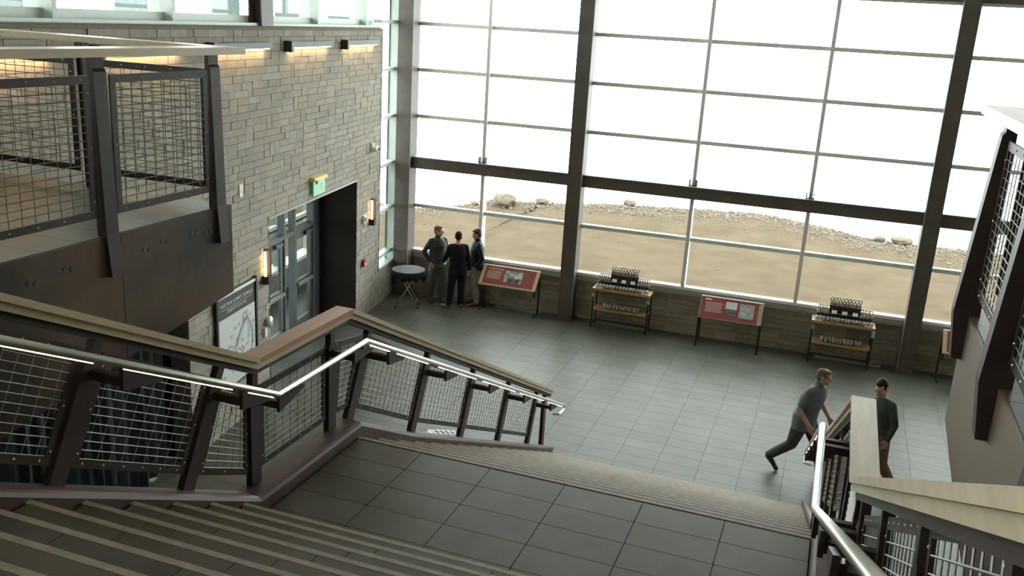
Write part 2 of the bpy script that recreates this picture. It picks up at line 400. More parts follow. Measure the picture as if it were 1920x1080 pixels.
def mesh_panel(parent, a, b, c, d, nx, inset=.045, wire=.0035, bolts=5):
    """framed wire mesh between corners a (low start), b (low end), c (high end), d (high start); nx = face normal"""
    a, b, c, d = [Vector(p) for p in (a, b, c, d)]; n = Vector(nx).normalized()
    fr = MB(); W_, TH = .05, .014
    def q(u, v): return (a*(1-u) + b*u)*(1-v) + (d*(1-u) + c*u)*v
    lu = (b - a).length; lv = (d - a).length
    eu, ev = W_/lu, W_/lv
    for (u0, v0, u1, v1) in ((0, 0, 1, ev), (0, 1-ev, 1, 1), (0, ev, eu, 1-ev), (1-eu, ev, 1, 1-ev)):
        p = [q(u0, v0), q(u1, v0), q(u1, v1), q(u0, v1)]; fr.prism([x - n*TH/2 for x in p], n*TH)
    f = obj('mesh_frame', fr, m_steel, parent)
    wi = MB(); nu = max(2, round(lu / .098)); nv = max(2, round(lv / .05))
    for i in range(1, nu):
        u = i/nu; wi.tube([q(u, ev*.5) - n*wire, q(u, 1-ev*.5) - n*wire], wire, 4)
    for j in range(1, nv):
        v = j/nv; wi.tube([q(eu*.5, v) + n*wire, q(1-eu*.5, v) + n*wire], wire, 4)
    obj('wire_mesh', wi, m_wire, f, kind='stuff')
    bo = MB()
    for u in [(.08 + .84*i/(bolts-1)) for i in range(bolts)]:
        for v in (ev/2, 1-ev/2):
            p = q(u, v); bo.ell(p + n*TH/2, .0065, .0065, .0065, 6, 4); bo.ell(p - n*TH/2, .0065, .0065, .0065, 6, 4)
    for v in (.12, .5, .88):
        for u in (eu/2, 1-eu/2):
            p = q(u, v); bo.ell(p + n*TH/2, .0065, .0065, .0065, 6, 4); bo.ell(p - n*TH/2, .0065, .0065, .0065, 6, 4)
    obj('bolt_heads', bo, m_bolt, f, kind='stuff')
def stair_rail(label, sgn, xr, xh, redlanding):
    """sgn = +1 when the stair is on the +x side of the rail"""
    CAPS[0] = .492 if sgn > 0 else .468; HS = .497 if sgn > 0 else .465
    r = empty('stair_railing', label, 'railing', (xr, 5.8, ZL), group=None)
    R0 = -Vector(r.location)
    def loc(mb): mb.v = [tuple(Vector(v) + R0) for v in mb.v]; return mb
    class PR:  # parent proxy for panels
        pass
    # posts
    du = Vector((0, CS, -CS*SU)).normalized(); uu = Vector((0, -du.z, du.y))
    ang = math.atan(.483); dd = Vector((0, math.cos(ang), -math.sin(ang))); ud = Vector((0, -dd.z, dd.y))
    dl = Vector((0, 1, 0)); ul = Vector((0, 0, 1))
    posts = []
    for y in (1.31, 2.34, 3.37, 4.40): posts.append((y, du, uu))
    for y in (5.14, 6.20): posts.append((y, dl, ul))
    for y in (6.50, 7.78, 9.10, 10.42, 11.72): posts.append((y, dd, ud))
    posts.append((12.46, dl, ul))
    for y, d, u in posts:
        z = ctop(y); L = .3
        while True:                              # meet the underside of the cap
            p = Vector((0, y, z)) + u * L
            if p.z > captop(p.y) - .135 or L > 1.5: break
            L += .004
        obj('post', loc(post_shape(xr, y, z, d, u, L)), m_steel, r)
    # wooden cap in three runs (two boards each) over a steel bar
    runs = [([(.9, captop(.9)), (5.13, 3.95)], m_wood), ([(5.13, 3.95), (6.44, 3.95)], m_woodred if redlanding else m_wood), ([(6.44, 3.95), (12.72, captop(12.72))], m_wood)]
    for pth, m in runs:
        c = MB(); slab(c, xr - .08, xr + .08, pth, -.042, 0); o = obj('rail_cap', loc(c), m, r)
        c = MB(); slab(c, xr - .058, xr + .058, pth, -.09, -.043); obj('cap_rib', loc(c), m_wood, r)
        c = MB(); slab(c, xr - .03, xr + .03, pth, -.135, -.09); obj('cap_rail', loc(c), m_steel, r)
    # mesh panels
    up = [p for p in posts]
    for i in range(len(up) - 1):
        (ya, da, ua), (yb, db, ub) = up[i], up[i+1]
        if (i == 3) or i == 5 or i == 10:        # short panels at the kinks: vertical/leaning edges
            pass
        ga = .075 if i not in (5,) else .06
        h0, h1 = .10, .74
        A = Vector((xr, ya, ctop(ya))) + da * ga + ua * h0; Bq = Vector((xr, yb, ctop(yb))) - db * ga + ub * h0
        Cq = Vector((xr, yb, ctop(yb))) - db * ga + ub * h1; Dq = Vector((xr, ya, ctop(ya))) + da * ga + ua * h1
        if yb - ya > 12.46 - 11.72 + .01 or i != 10:
            if Bq.y - A.y > .12:
                sub = empty('tmp', None, None); 
                A, Bq, Cq, Dq = [v + R0 for v in (A, Bq, Cq, Dq)]
                bpy.data.objects.remove(sub)
                mesh_panel(r, A, Bq, Cq, Dq, (sgn, 0, 0), bolts=3 if Bq.y - A.y < .7 else 6)
    # handrail tube, brackets, light strips
    def hz(y):
        if y < 5.09: return 3.72 + (5.09 - y) * HS
        if y < 6.36: return 3.72
        return 3.72 - (y - 6.36) * .477
    hp = [(xh + (0 if sgn > 0 else .052), .9, hz(.9)), (xh, 5.09, 3.72), (xh, 6.36, 3.72), (xh, 12.75, hz(12.75))]
    obj('handrail', loc(MB().tube(hp[:1] + hp[1:], .0245, 12)), m_inox, r, smooth=True)
    rt = MB().tube([(xh, 12.72, hz(12.72)), (xh, 12.76, hz(12.75) - .05), (xh, 12.5, hz(12.5) - .16), (xh - sgn*.1, 12.48, hz(12.5) - .17)], .017, 8); obj('handrail_return', loc(rt), m_inox, r)
    for (y, d, u) in posts:
        if y > 12: continue
        yb = Vector((0, y, ctop(y))) + u * .70
        k = .0
        zt = hz(yb.y) - .03; fx = xr + sgn * .02
        br = MB(); L = .26
        z2 = hz(yb.y + L) - .03
        br.prism([(xh - .012, yb.y - .05, hz(yb.y - .05) - .03), (xh - .012, yb.y + L, z2), (xh - .012, yb.y + L, z2 - .025), (xh - .012, yb.y - .05, zt - .10)], (.024, 0, 0))
        br.bar((xr, yb.y - .02, zt - .055), (xh, yb.y - .02, zt - .055), .04, .055)
        obj('bracket', loc(br), m_steel, r)
    ledy = [1.2, 2.45, 3.5, 4.55, 6.42, 6.95, 7.85, 9.2, 10.5, 11.8]
    for a, b in ((1.0, 2.25), (2.36, 3.45), (3.66, 4.58), (4.75, 5.03), (6.42, 6.78), (6.92, 7.6), (7.85, 8.9), (9.12, 10.3), (10.5, 11.6), (11.85, 12.6)):
        if sgn < 0 and a < 6: continue
        l = MB(); slab(l, xh - .004 + sgn*.003, xh + .004 + sgn*.003, [(a, hz(a)), (b, hz(b))], -.0305, -.0235); obj('light_strip', loc(l), m_led, r)
    return r
rl = stair_rail('wire mesh stair railing with reddish landing cap beside the map sign wall', 1, -3.665, -3.42, True)
rr = stair_rail('wire mesh stair railing with pale wooden landing cap beside the walking men', -1, .40, .165, False)
# ------------------------------------------------------------------ balconies (upper floor) with steel fascias
def balcony(name, label, x_edge, sgn, x_far, yend, mfas, joints):
    """sgn=+1: void lies toward +x of the edge"""
    b = empty(name, label, 'balcony', (x_edge, yend, ZU), kind='structure'); R0 = -Vector(b.location)
    def loc(mb): mb.v = [tuple(Vector(v) + R0) for v in mb.v]; return mb
    lo, hi = min(x_edge - sgn*.02, x_far), max(x_edge - sgn*.02, x_far)
    obj('slab', loc(MB().box(lo, hi, -4, yend - .02, ZU - .35, ZU - .022)), m_grout, b)
    tl = MB(); nt = 0
    for i in range(12):
        for j in range(34):
            a0 = x_edge - sgn*(.012 + i*.61); a1 = a0 - sgn*.606; a0, a1 = min(a0, a1), max(a0, a1)
            a0 = max(a0, lo); a1 = min(a1, hi)
            if a1 - a0 < .05: continue
            y1 = yend - .012 - j*.305; y0 = y1 - .301
            c = view(((a0+a1)/2, (y0+y1)/2, ZU))
            if y0 < -3.9: continue
            if c and -60 < c[0] < 1980 and 0 < c[1] < 1080:
                o = piece('floor_tile', m_tile, b, Vector(((a0+a1)/2, (y0+y1)/2, ZU - .011)) + R0, (a1-a0, y1-y0, .022))
            else: tl.box(a0, a1, y0, y1, ZU - .022, ZU)
    if tl.v: obj('floor_tiles', loc(tl), m_tile, b, kind='stuff')
    def zb(y): return 4.09 - (yend - y) * .15
    ys_ = [yend + .0] + joints
    for i in range(len(ys_) - 1):
        ya, yb = ys_[i+1] + .003, ys_[i] - (.003 if i else 0)
        p = MB().prism([(x_edge, ya, zb(ya)), (x_edge, yb, zb(yb)), (x_edge, yb, ZU - .004), (x_edge, ya, ZU - .004)], (-sgn*.02, 0, 0)); obj('fascia_plate', loc(p), mfas, b)
    obj('end_fascia_plate', loc(MB().box(lo, hi, yend - .02, yend, zb(yend), ZU - .004)), mfas, b)
    obj('soffit', loc(MB().box(lo, hi, -4, yend - .03, zb(yend) - .0 , zb(yend) + .03)), m_dwall, b)
    if sgn < 0: return b
    w = MB()
    for yc in (3.3, 3.62, 4.02, 4.3, 5.0, 5.18, 5.5, 5.66):
        for dy in (0, .06): w.disc((x_edge + sgn*.004, yc + dy*.9, 4.64 - dy*.15 + (.02 if int(yc*10) % 2 else 0)), .018, -sgn*.004, 8, 'x')
    obj('plug_welds', loc(w), mat(name + '_weld', (.05, .048, .044), .6), b, kind='stuff')
    return b
bl = balcony('balcony', 'upper floor balcony with rust-mottled dark steel fascia beside the stone wall', -4.42, 1, -8.6, 5.98, m_rust, [4.78, 2.38, 0, -3])
br_ = balcony('balcony', 'upper floor balcony with steel fascia tinted tan as if lit, above the walking men', .85, -1, 7.2, 5.92, m_rust_lit, [3.5, 1.1, -3])
def balcony_rail(label, xe, sgn, posts_y, yend, xfar, post_x):
    r = empty('balcony_railing', label, 'railing', (xe, yend, ZU)); R0 = -Vector(r.location)
    def loc(mb): mb.v = [tuple(Vector(v) + R0) for v in mb.v]; return mb
    zt = 5.95
    for y in posts_y:
        e0, e1, e2 = (-.005, .02, .045) if sgn > 0 else (.02, .09, .055)
        o = [(xe - sgn*.055, zt), (xe - sgn*.055, 4.80), (xe + sgn*.0, 4.72), (xe + sgn*.0, 4.53), (xe + sgn*e2, 4.53), (xe + sgn*e1, 4.82), (xe + sgn*e0, 5.85), (xe + sgn*(e0 - .015), 5.87), (xe + sgn*(e0 - .015), zt)]
        p = MB()
        p.prism([(x, y - .06, z) for x, z in o], (0, .11, 0))
        obj('post', loc(p), m_steel, r)
    for x in post_x:
        p = MB(); yy = yend - .13
        for xx in (x - .035, x + .023): p.prism([(xx, yy + .01, zt), (xx, yy + .03, 4.8), (xx, yy + .13, 4.72), (xx, yy + .13, 4.53), (xx, yy + .17, 4.53), (xx, yy + .2, 4.82), (xx, yy + .10, 5.8), (xx, yy + .08, zt)], (.012, 0, 0))
        p.box(x - .03, x + .03, yy + .03, yy + .1, 4.8, 5.84)
        obj('post', loc(p), m_steel, r)
    # caps: along the void and along the end
    c = MB().box(min(xe - sgn*.08, xe + sgn*.12), max(xe - sgn*.08, xe + sgn*.12), -2.5, yend + .06, 5.948, 6.0); obj('rail_cap', loc(c), m_wood, r)
    lo, hi = min(xe - sgn*.08, xfar), max(xe - sgn*.08, xfar)
    obj('rail_cap', loc(MB().box(lo, hi, yend - .17, yend + .03, 5.955, 6.0)), m_wood, r)
    for i in range(len(posts_y) - 1):
        y1, y0 = posts_y[i] - .085, posts_y[i+1] + .085
        P = [Vector(v) + R0 for v in ((xe - sgn*.02, y0, 4.93), (xe - sgn*.02, y1, 4.93), (xe - sgn*.02, y1, 5.83), (xe - sgn*.02, y0, 5.83))]
        mesh_panel(r, *P, (sgn, 0, 0), bolts=5)
    xs_ = [xe - sgn*.04] + list(post_x)
    for i in range(len(xs_) - 1):
        a, b = sorted((xs_[i], xs_[i+1])); a += .08; b -= .08
        P = [Vector(v) + R0 for v in ((a, yend - .1, 4.93), (b, yend - .1, 4.93), (b, yend - .1, 5.83), (a, yend - .1, 5.83))]
        mesh_panel(r, *P, (0, -1, 0), bolts=5)
    return r
balcony_rail('wire mesh balcony railing with tapered posts above the rust-mottled fascia', -4.42, 1, [5.84, 4.70, 3.56, 2.42, 1.28, .14], 5.98, -7.4, (-5.72, -7.1))
balcony_rail('wire mesh balcony railing with tapered posts above the tan-brown fascia', .85, -1, [5.84, 4.60, 3.36, 2.12, .88], 5.95, 7.0, (2.35, 3.8, 5.25))
up = tag(obj('floor', MB().box(-4.42, .85, -4, .93, ZU - .4, ZU - .02), m_tile2), 'upper floor slab at the head of the stairs', 'floor', kind='structure')
# ------------------------------------------------------------------ stone wall (left) with door recess
wl = tag(obj('wall_left', MB().box(-17, .28, .014, .45, 3.06, 6.0).box(-7.74, -5.2, .014, .45, 0, 3.06).box(-1.14, .28, .014, .45, 0, 3.06).box(.28, 1.75, .014, .45, 0, .80), m_mortar),
         'tall buff stone wall with the door recess and lamps', 'wall', kind='structure'); place_l(wl)
random.seed(11)
stones('stone', wl, ML, [(-17, .28, 3.06, 5.97), (-7.74, -5.2, 0, 3.06), (-1.14, .28, 0, 3.06), (.28, 1.75, 0, .80)], m_stone, .109, .16, .58, 300,
       lambda a: a[0] > 415 and not (a[0] < 640 and a[1] > 560), y=(0.0, .05))
obj('wall_coping', MB().box(-17, .30, -.015, .3, 5.97, 6.0).box(-17, .27, .02, .3, 6.0, 6.02), m_mortar, wl)
obj('edge_trim', MB().box(.272, .285, -.012, .45, .8, 6.0), m_alu2, wl)
obj('head_trim', MB().box(-5.2, -1.14, -.01, .06, 3.02, 3.06), m_alu2, wl)
obj('jamb_panel', MB().box(-1.15, -1.11, .0, .8, 0, 3.06), m_darkbrown, wl)
obj('jamb_panel', MB().box(-5.23, -5.19, .0, .8, 0, 3.06), m_darkbrown, wl)
obj('recess_soffit', MB().box(-5.2, -1.14, .05, .85, 3.06, 3.1), m_darkbrown, wl)
# storefront set back 0.8 m
d1 = empty('door_1', 'grey aluminium glazed storefront with two doors set back in the stone wall', 'door', QL, AL, kind='structure')
fr = MB(); Y = .8
def stile(s, w=.05, z0=0, z1=3.06, dp=.14): fr.box(s - w/2, s + w/2, Y, Y + dp, z0, z1)
for s in (-5.17, -4.05, -2.83, -2.35, -1.46): stile(s)
fr.box(-1.44, -1.15, Y, Y + .12, 0, 3.06)
fr.box(-5.2, -1.15, Y, Y + .14, 2.1, 2.18); fr.box(-5.2, -1.15, Y, Y + .14, 3.0, 3.06); fr.box(-2.83, -2.35, Y, Y + .14, 0, .12)
obj('storefront_frame', fr, m_alud, d1)
def leaf(s0, s1, hinge):
    y = Y + .03
    f = MB().box(s0, s0 + .1, y, y + .05, .02, 2.09).box(s1 - .1, s1, y, y + .05, .02, 2.09).box(s0, s1, y, y + .05, 1.96, 2.09).box(s0, s1, y, y + .05, .02, .3).box(s0, s1, y, y + .05, .98, 1.12)
    l = obj('door_leaf', f, m_alud, d1)
    obj('door_glass', MB().box(s0 + .1, s1 - .1, y + .02, y + .03, .3, .98).box(s0 + .1, s1 - .1, y + .02, y + .03, 1.12, 1.96), m_glassd, l)
    obj('push_bar', MB().box(s0 + .05, s1 - .06, y - .07, y - .03, 1.02, 1.09).box(s0 + .06, s0 + .12, y - .05, y + .01, 1.03, 1.08).box(s1 - .14, s1 - .06, y - .05, y + .01, 1.03, 1.08), m_alu2, l)
    cl = MB().box(s1 - .40, s1 - .1, y - .06, y, 2.0, 2.07) if hinge else MB().box(s0 + .1, s0 + .40, y - .06, y, 2.0, 2.07)
    cl.bar((s1 - .3 if hinge else s0 + .3, y - .04, 2.07), (s1 - .55 if hinge else s0 + .6, y - .12, 2.1), .03, .02); obj('door_closer', cl, m_alud, l)
leaf(-2.32, -1.49, True); leaf(-4.02, -2.86, True)
for (a, b, z0, z1) in ((-5.14, -4.08, 2.18, 3.0), (-4.02, -2.86, 2.18, 3.0), (-2.8, -2.38, 2.18, 3.0), (-2.32, -1.49, 2.18, 3.0), (-2.8, -2.38, .12, 2.1), (-5.14, -4.08, .05, 2.1)):
    obj('pane', MB().box(a, b, Y + .06, Y + .07, z0, z1), m_glassd, d1)
# vestibule beyond: low outer wall with its own window band
vs_ = empty('wall_vestibule', 'low tan outer wall and window band seen through the glass doors', 'wall', QL, AL, kind='structure')
obj('low_wall', MB().box(-6, 2.2, 2.4, 2.6, 0, .52), m_parapet, vs_); obj('sill', MB().box(-6, 2.2, 2.3, 2.62, .52, .6), m_white, vs_)
obj('transom', MB().box(-6, 2.2, 2.4, 2.5, 1.5, 1.58), m_white, vs_); obj('transom_gasket', MB().box(-6, 2.2, 2.4, 2.5, 1.45, 1.5), m_black, vs_)
obj('head', MB().box(-6, 2.2, 2.4, 2.6, 2.75, 3.1), m_alud, vs_)
for s in (-5, -3.4, -1.6, .4): obj('mullion', MB().box(s - .04, s + .04, 2.4, 2.55, .6, 2.75), m_alud, vs_)
obj('pane', MB().box(-6, 2.2, 2.47, 2.48, .6, 2.75), m_glass, vs_)
obj('ceiling_panel', MB().box(-6, 2.2, .86, 2.6, 3.1, 3.2), m_ceil, vs_)
obj('end_wall', MB().box(2.2, 2.3, .9, 2.6, 0, 3.2), m_dwall, vs_)
obj('vestibule_floor', MB().box(-6, 2.2, .05, 2.6, -.2, -.004), m_tile, vs_)
# side window between the stone wall and the corner column
sw = empty('window_1', 'narrow tall side window between the stone wall end and the corner column', 'window', QL, AL, kind='structure')
obj('sill', MB().box(.28, 1.42, -.03, .32, .80, .84), m_alu, sw)
obj('far_jamb', MB().box(1.30, 1.40, -.02, .185, .84, 9.0), m_alu, sw)
obj('jamb_strip', MB().box(1.37, 1.42, -.04, .02, .84, 9.0), m_alu2, sw)
obj('gasket', MB().box(1.272, 1.30, .168, .185, .84, 9.0), m_fin, sw)
zr = [1.05, 2.09, 3.1, 4.135, 5.157, 6.148, 7.1, 8.1]
for i, z in enumerate(zr): obj('transom', MB().box(.25, 1.32, .0 if i else .02, .185, z - .035, z + .035), m_alu, sw)
for i in range(len(zr) - 1): obj('pane', MB().box(.2, 1.28, .175, .187, zr[i] + .035, zr[i+1] - .035), m_glass, sw)
obj('pane', MB().box(.2, 1.28, .175, .187, .84, zr[0] - .035), m_glass, sw)
# clerestory glazing above the stone wall
cw = empty('window_2', 'clerestory window band with pale green mullions above the stone wall', 'window', QL, AL, kind='structure')
obj('sill', MB().box(-17, .3, .06, .40, 6.0, 6.06), m_alu, cw); obj('bottom_rail', MB().box(-17, .3, .22, .34, 6.06, 6.16), m_alu, cw)
mull = [-16.95, -14.55, -12.2, -9.9, -7.6, -2.88, -.40]
for s in mull: obj('mullion', MB().box(s - .035, s + .035, .10, .42, 6.02, 9.0), m_alu, cw)
for s in mull + [-5.1]: obj('sunshade_fin', MB().box(s - .012, s + .012, .47, .92, 6.0, 9.0), m_fin, cw)
obj('steel_post', MB().box(-5.32, -4.92, .0, .02, 6.02, 9.0).box(-5.32, -4.92, .2, .22, 6.02, 9.0).box(-5.13, -5.11, .02, .2, 6.02, 9.0), m_col, cw)
edges = [-16.95, -14.55, -12.2, -9.9, -7.6, -5.1, -2.88, -.40]
for a, b in zip(edges[:-1], edges[1:]): obj('pane', MB().box(a + .04, b - .04, .27, .28, 6.16, 9.0), m_glass, cw)
obj('pane', MB().box(-.36, .3, .27, .28, 6.16, 9.0), m_glass, cw)
# ------------------------------------------------------------------ window wall (front)
wf = tag(obj('wall_front', MB().box(-9.5, 7.5, .014, .3, 0, .90), m_mortar), 'low stone parapet below the big window wall', 'wall', kind='structure'); place_w(wf)
random.seed(5)
stones('stone', wf, MW, [(-9.45, 7.4, .0, .885)], m_parapet, .111, .35, .95, 240, lambda a: True, y=(0.0, .05))
obj('window_stool', MB().box(-9.2, 7.4, -.06, .1, .885, .925), m_alu2, wf)
ROW = [2.09, 3.11, 4.135, 5.157, 6.148, 7.10, 8.1]
def curtain_bay(name, label, x0, x1, muls):
    b = empty(name, label, 'window', QW, AW, kind='structure')
    obj('bottom_frame', MB().box(x0, x1, -.01, .10, .925, 1.0), mat(name + '_btm', (.40, .34, .25), .5), b)
    obj('frame_lit_top', MB().box(x0, x1, -.03, .14, 1.0, 1.06), m_white, b)  # white colour puts in the light on the frame's top face
    for z in ROW:
        if abs(z - 3.11) < .01: obj('transom', MB().box(x0, x1, .06, .16, 2.99, 3.22), m_alu2, b); continue
        obj('transom', MB().box(x0, x1, .03, .16, z - .04, z + .04), m_alum if z > 3.2 else m_alu, b)
    for x in muls:
        obj('mullion', MB().box(x - .036, x + .036, -.06, .16, 1.06, 9.0), m_alum, b)
        obj('mullion_lit_side', MB().box(x + .036, x + .039, -.045, .16, 1.06, 9.0), m_white, b)  # white sheet puts the daylight on the side face into colour
    xs2 = [x0] + list(muls) + [x1]; zs = [1.0] + ROW + [9.0]
    for i in range(len(xs2) - 1):
        for j in range(len(zs) - 1): obj('pane', MB().box(xs2[i] + .03, xs2[i+1] - .03, .11, .122, zs[j] + .03, zs[j+1] - .03), m_glass, b)
    return b
CX = (-9.26, -5.24, 1.835)                      # column centres
curtain_bay('window_3', 'two-column window bay beside the corner column', -9.2, -5.1, [-7.42])
curtain_bay('window_4', 'three-column window bay above the display tables', -5.2, 1.9, [-2.76, -.43])
curtain_bay('window_5', 'window bay partly hidden by the tan-fascia balcony', 1.8, 7.4, [4.2])
def column(label, x, w, dp):
    c = empty('steel_column', label, 'column', MW @ Vector((x, -.33, 0)), AW, kind='structure')
    h = w/2
    obj('shaft', MB().box(-h, h, 0, .012, 0, 9.2).box(-h, h, dp - .012, dp, 0, 9.2).box(-h, -h + .012, 0, dp, 0, 9.2).box(h - .012, h, 0, dp, 0, 9.2), m_col, c)
    obj('weld_bead', MB().tube([(h if x < 0 else -h, -.002, .1), (h if x < 0 else -h, -.002, 9)], .008, 6), m_alu2, c)
    obj('base_plate', MB().box(-h - .05, h + .05, -.05, dp, 0, .025), m_col, c)
    return c
column('brown steel corner column beside the side window', CX[0], .36, .36)
column('brown steel column between the two window bays', CX[1], .31, .36)
column('brown steel column beside the far display table', CX[2], .30, .36)
bm = empty('window_beam', 'brown horizontal steel beam across the window bays', 'beam', QW, AW, kind='structure')
for a, b in ((-9.1, -5.38), (-5.1, 1.69), (1.98, 7.4)):
    obj('beam_segment', MB().box(a, b, -.20, .0, 2.985, 3.21).box(a, b, -.22, .02, 3.21, 3.235), m_col, bm)
    obj('beam_lit_top', MB().box(a, b, -.22, .02, 3.236, 3.25), m_alu2, bm)  # paler sheet stands in for light on the beam's top
tb = empty('window_header', 'dark steel header beam high across the window bays', 'beam', QW, AW, kind='structure')
for a, b in ((-9.1, -5.38), (-5.1, 1.69), (1.98, 7.4)): obj('beam_segment', MB().box(a, b, -.20, .0, 7.10, 7.45), m_col, tb)
for k, x in enumerate((-7.42, -2.76, -.43)):
    c = empty('mullion_clip', ('dark steel clip at the mullion foot on the beam above the red panel', 'dark steel clip at the mullion foot on the beam, beside the middle column bay', 'dark steel clip at the mullion foot on the beam above the far display table')[k], 'clip', MW @ Vector((x, -.08, 3.25)), AW, kind='structure')
    obj('clip_plate', MB().box(-.09, -.07, -.06, .08, 0, .13).box(.05, .07, -.06, .08, 0, .13).box(-.09, .07, -.06, .08, 0, .012), m_black, c)
    b = MB()
    for dz in (.04, .09):
        for dx in (-.1, .075): b.disc((dx, 0, dz), .014, .02, 6, 'x')
    obj('bolts', b, m_bolt, c, kind='stuff')
random.seed(3)
for k, (a, b, wh) in enumerate(((-8.85, -7.6, 'behind the standing men'), (-6.95, -5.85, 'below the red panel with tan frame'), (-4.55, -3.4, 'under the near display table'), (.1, 1.4, 'under the far display table'))):
    g = empty('floor_diffuser', 'pale linear floor air diffuser along the parapet ' + wh, 'diffuser', MW @ Vector(((a+b)/2, -.12, 0)), AW)
    h = (b - a)/2
    obj('diffuser_frame', MB().box(-h, h, -.07, -.055, 0, .012).box(-h, h, .055, .07, 0, .012).box(-h, -h + .015, -.055, .055, 0, .012).box(h - .015, h, -.055, .055, 0, .012), m_alu2, g)
    s = MB()
    for i in range(6): s.box(-h + .015, h - .015, -.05 + i*.018, -.042 + i*.018, .002, .010)
    obj('slats', s, m_alu2, g)
# ------------------------------------------------------------------ shell of the hall that the picture does not show
tag(obj('ceiling', MB().box(-12, 7.6, -4.2, 19.8, 9.0, 9.2), m_ceil), 'plain ceiling above the hall', 'ceiling', kind='structure')
tag(obj('wall_right', MB().box(7.3, 7.5, -4.2, 19.6, 0, 9.0), m_dwall), 'plain plaster wall behind the tan-fascia balcony', 'wall', kind='structure')
tag(obj('wall_back', MB().box(-11, 7.5, -4.2, -4.0, 0, 9.0), m_dwall), 'plain plaster wall at the head of the stairs', 'wall', kind='structure')
area('added_fill_light', (-1.5, 2.5, 8.9), (0, 0, 0), 5, 5, 25, (1, .86, .68))  # unseen warm fill lamp added, without a fixture
# dark recess with curtains below the balcony
cu0, cu1 = Vector((-6.3, 3.2, 0)), Vector((-8.62, 10.55, 0))
cu = MB(); cd_ = (cu1 - cu0).normalized(); cn = Vector((-cd_.y, cd_.x, 0)) * -1
N = 150; L_ = (cu1 - cu0).length; vs = []; fs = []
for i in range(N + 1):
    u = i/N*L_; o = .045*math.sin(u*21) + .02*math.sin(u*47 + 1)
    for z in (.02, 3.9): vs.append(cu0 + cd_*u + cn*o*(1 if z < 1 else .6) + Vector((0, 0, z)))
for i in range(N): fs.append((2*i, 2*i+2, 2*i+3, 2*i+1))
tag(obj('curtain', cu.add(vs, fs), m_curtain, smooth=True), 'black pleated curtain closing the recess below the balcony', 'curtain')
tag(obj('wall_recess', MB().box(-10.6, -10.4, -4, 11.0, 0, 4.4), m_dwall), 'dark wall behind the black curtain', 'wall', kind='structure')
# ------------------------------------------------------------------ wall-mounted things (local frame of the stone wall, room side is -y)
def wall_thing(name, label, cat, s, z, group=None): return empty(name, label, cat, ML @ Vector((s, 0, z)), AL, group)
for i, s in enumerate((-12.0, -9.52, -7.04, -4.56, -2.08)):
    lab = ('seen through both balcony meshes', 'behind the balcony railing posts', 'just past the balcony corner post', 'above the green exit sign', 'nearest the end of the stone wall')[i]
    g = wall_thing('wall_grazer', 'long grey wall light glowing downward, ' + lab, 'wall light', s, 5.70, 'linear wall lights along the stone wall top')
    obj('bracket', MB().box(0, .09, -.14, 0, -.07, .10), m_black, g)
    obj('housing', MB().box(.09, 1.80, -.13, -.03, .0, .09), m_lightbar, g)
    obj('lamp_strip', MB().box(.11, 1.78, -.09, -.035, -.012, .0), m_lampbar, g)
for s, z0, lab in ((-5.42, 2.08, 'slim dark wall sconce glowing warm beside the glass doors, above the map sign'), (-.32, 2.02, 'slim dark wall sconce glowing warm near the side window')):
    g = wall_thing('wall_sconce', lab, 'sconce', s, z0, 'slim wall sconces on the stone wall')
    obj('backplate', MB().box(.02, .07, -.11, 0, -.04, .50), m_black, g)
    obj('foot_box', MB().box(-.07, .07, -.12, 0, -.06, .07), m_black, g)
    bulb = obj('lamp', MB().tube([(-.03, -.05, .07), (-.03, -.05, .47)], .02, 10), m_lamp, g)
g = wall_thing('exit_sign', 'green exit sign with yellow metal top on the stone wall above the doors', 'exit sign', -3.25, 3.12)
obj('top_housing', MB().box(-.30, .30, -.10, 0, .26, .33), m_signtop, g); obj('end_cap', MB().box(-.26, -.2, -.12, -.1, .22, .28), m_black, g)
obj('sign_panel', MB().box(-.26, .26, -.065, -.05, .0, .26), m_green, g)
def text(body, size, m, parent, loc, rot, name='lettering', align='CENTER'):
    cu_ = bpy.data.curves.new(name, 'FONT'); cu_.body = body; cu_.size = size; cu_.align_x = align; cu_.align_y = 'CENTER'; cu_.extrude = .001
    o = bpy.data.objects.new(name, cu_); C.objects.link(o); o.location = loc; o.rotation_euler = rot
    dg = bpy.context.evaluated_depsgraph_get(); me = bpy.data.meshes.new_from_object(o.evaluated_get(dg)); me.materials.clear(); me.materials.append(m)
    bpy.data.objects.remove(o); n = bpy.data.objects.new(name, me); C.objects.link(n); n.parent = parent; n.location = loc; n.rotation_euler = rot; return n
text('EXIT', .19, m_card, g, (0, -.068, .125), (PI/2, 0, 0))
g = wall_thing('wall_switch_plate', 'small white blank plate on the stone wall near the balcony post', 'wall plate', -6.13, 3.55)
obj('plate', MB().box(-.05, .05, -.014, 0, -.0, .19), m_white, g); obj('slot', MB().box(-.012, .012, -.02, -.014, .06, .13), m_card, g)
g = wall_thing('security_camera', 'white twin-lens security camera high near the end of the stone wall', 'camera', -.3, 3.58)
obj('mount', MB().box(-.05, .02, -.05, 0, -.05, .12), m_white, g); obj('lens_ball', MB().ell((-.02, -.09, -.0), .06, .06, .06), m_white, g, smooth=True); obj('lens_ball', MB().ell((.13, -.08, .01), .055, .055, .055), m_white, g, smooth=True); obj('lens', MB().ell((.13, -.12, .0), .03, .03, .03), m_black, g)
g = wall_thing('fire_alarm_pull', 'small red fire alarm pull box right of the door recess', 'fire alarm', -.76, 1.15)
obj('box', MB().box(-.06, .06, -.06, 0, 0, .15), m_alarm, g); obj('handle', MB().box(-.035, .035, -.075, -.06, .03, .07), m_card, g)
g = wall_thing('alarm_strobe', 'white alarm strobe beside the sconce near the side window', 'strobe', -.74, 2.08)
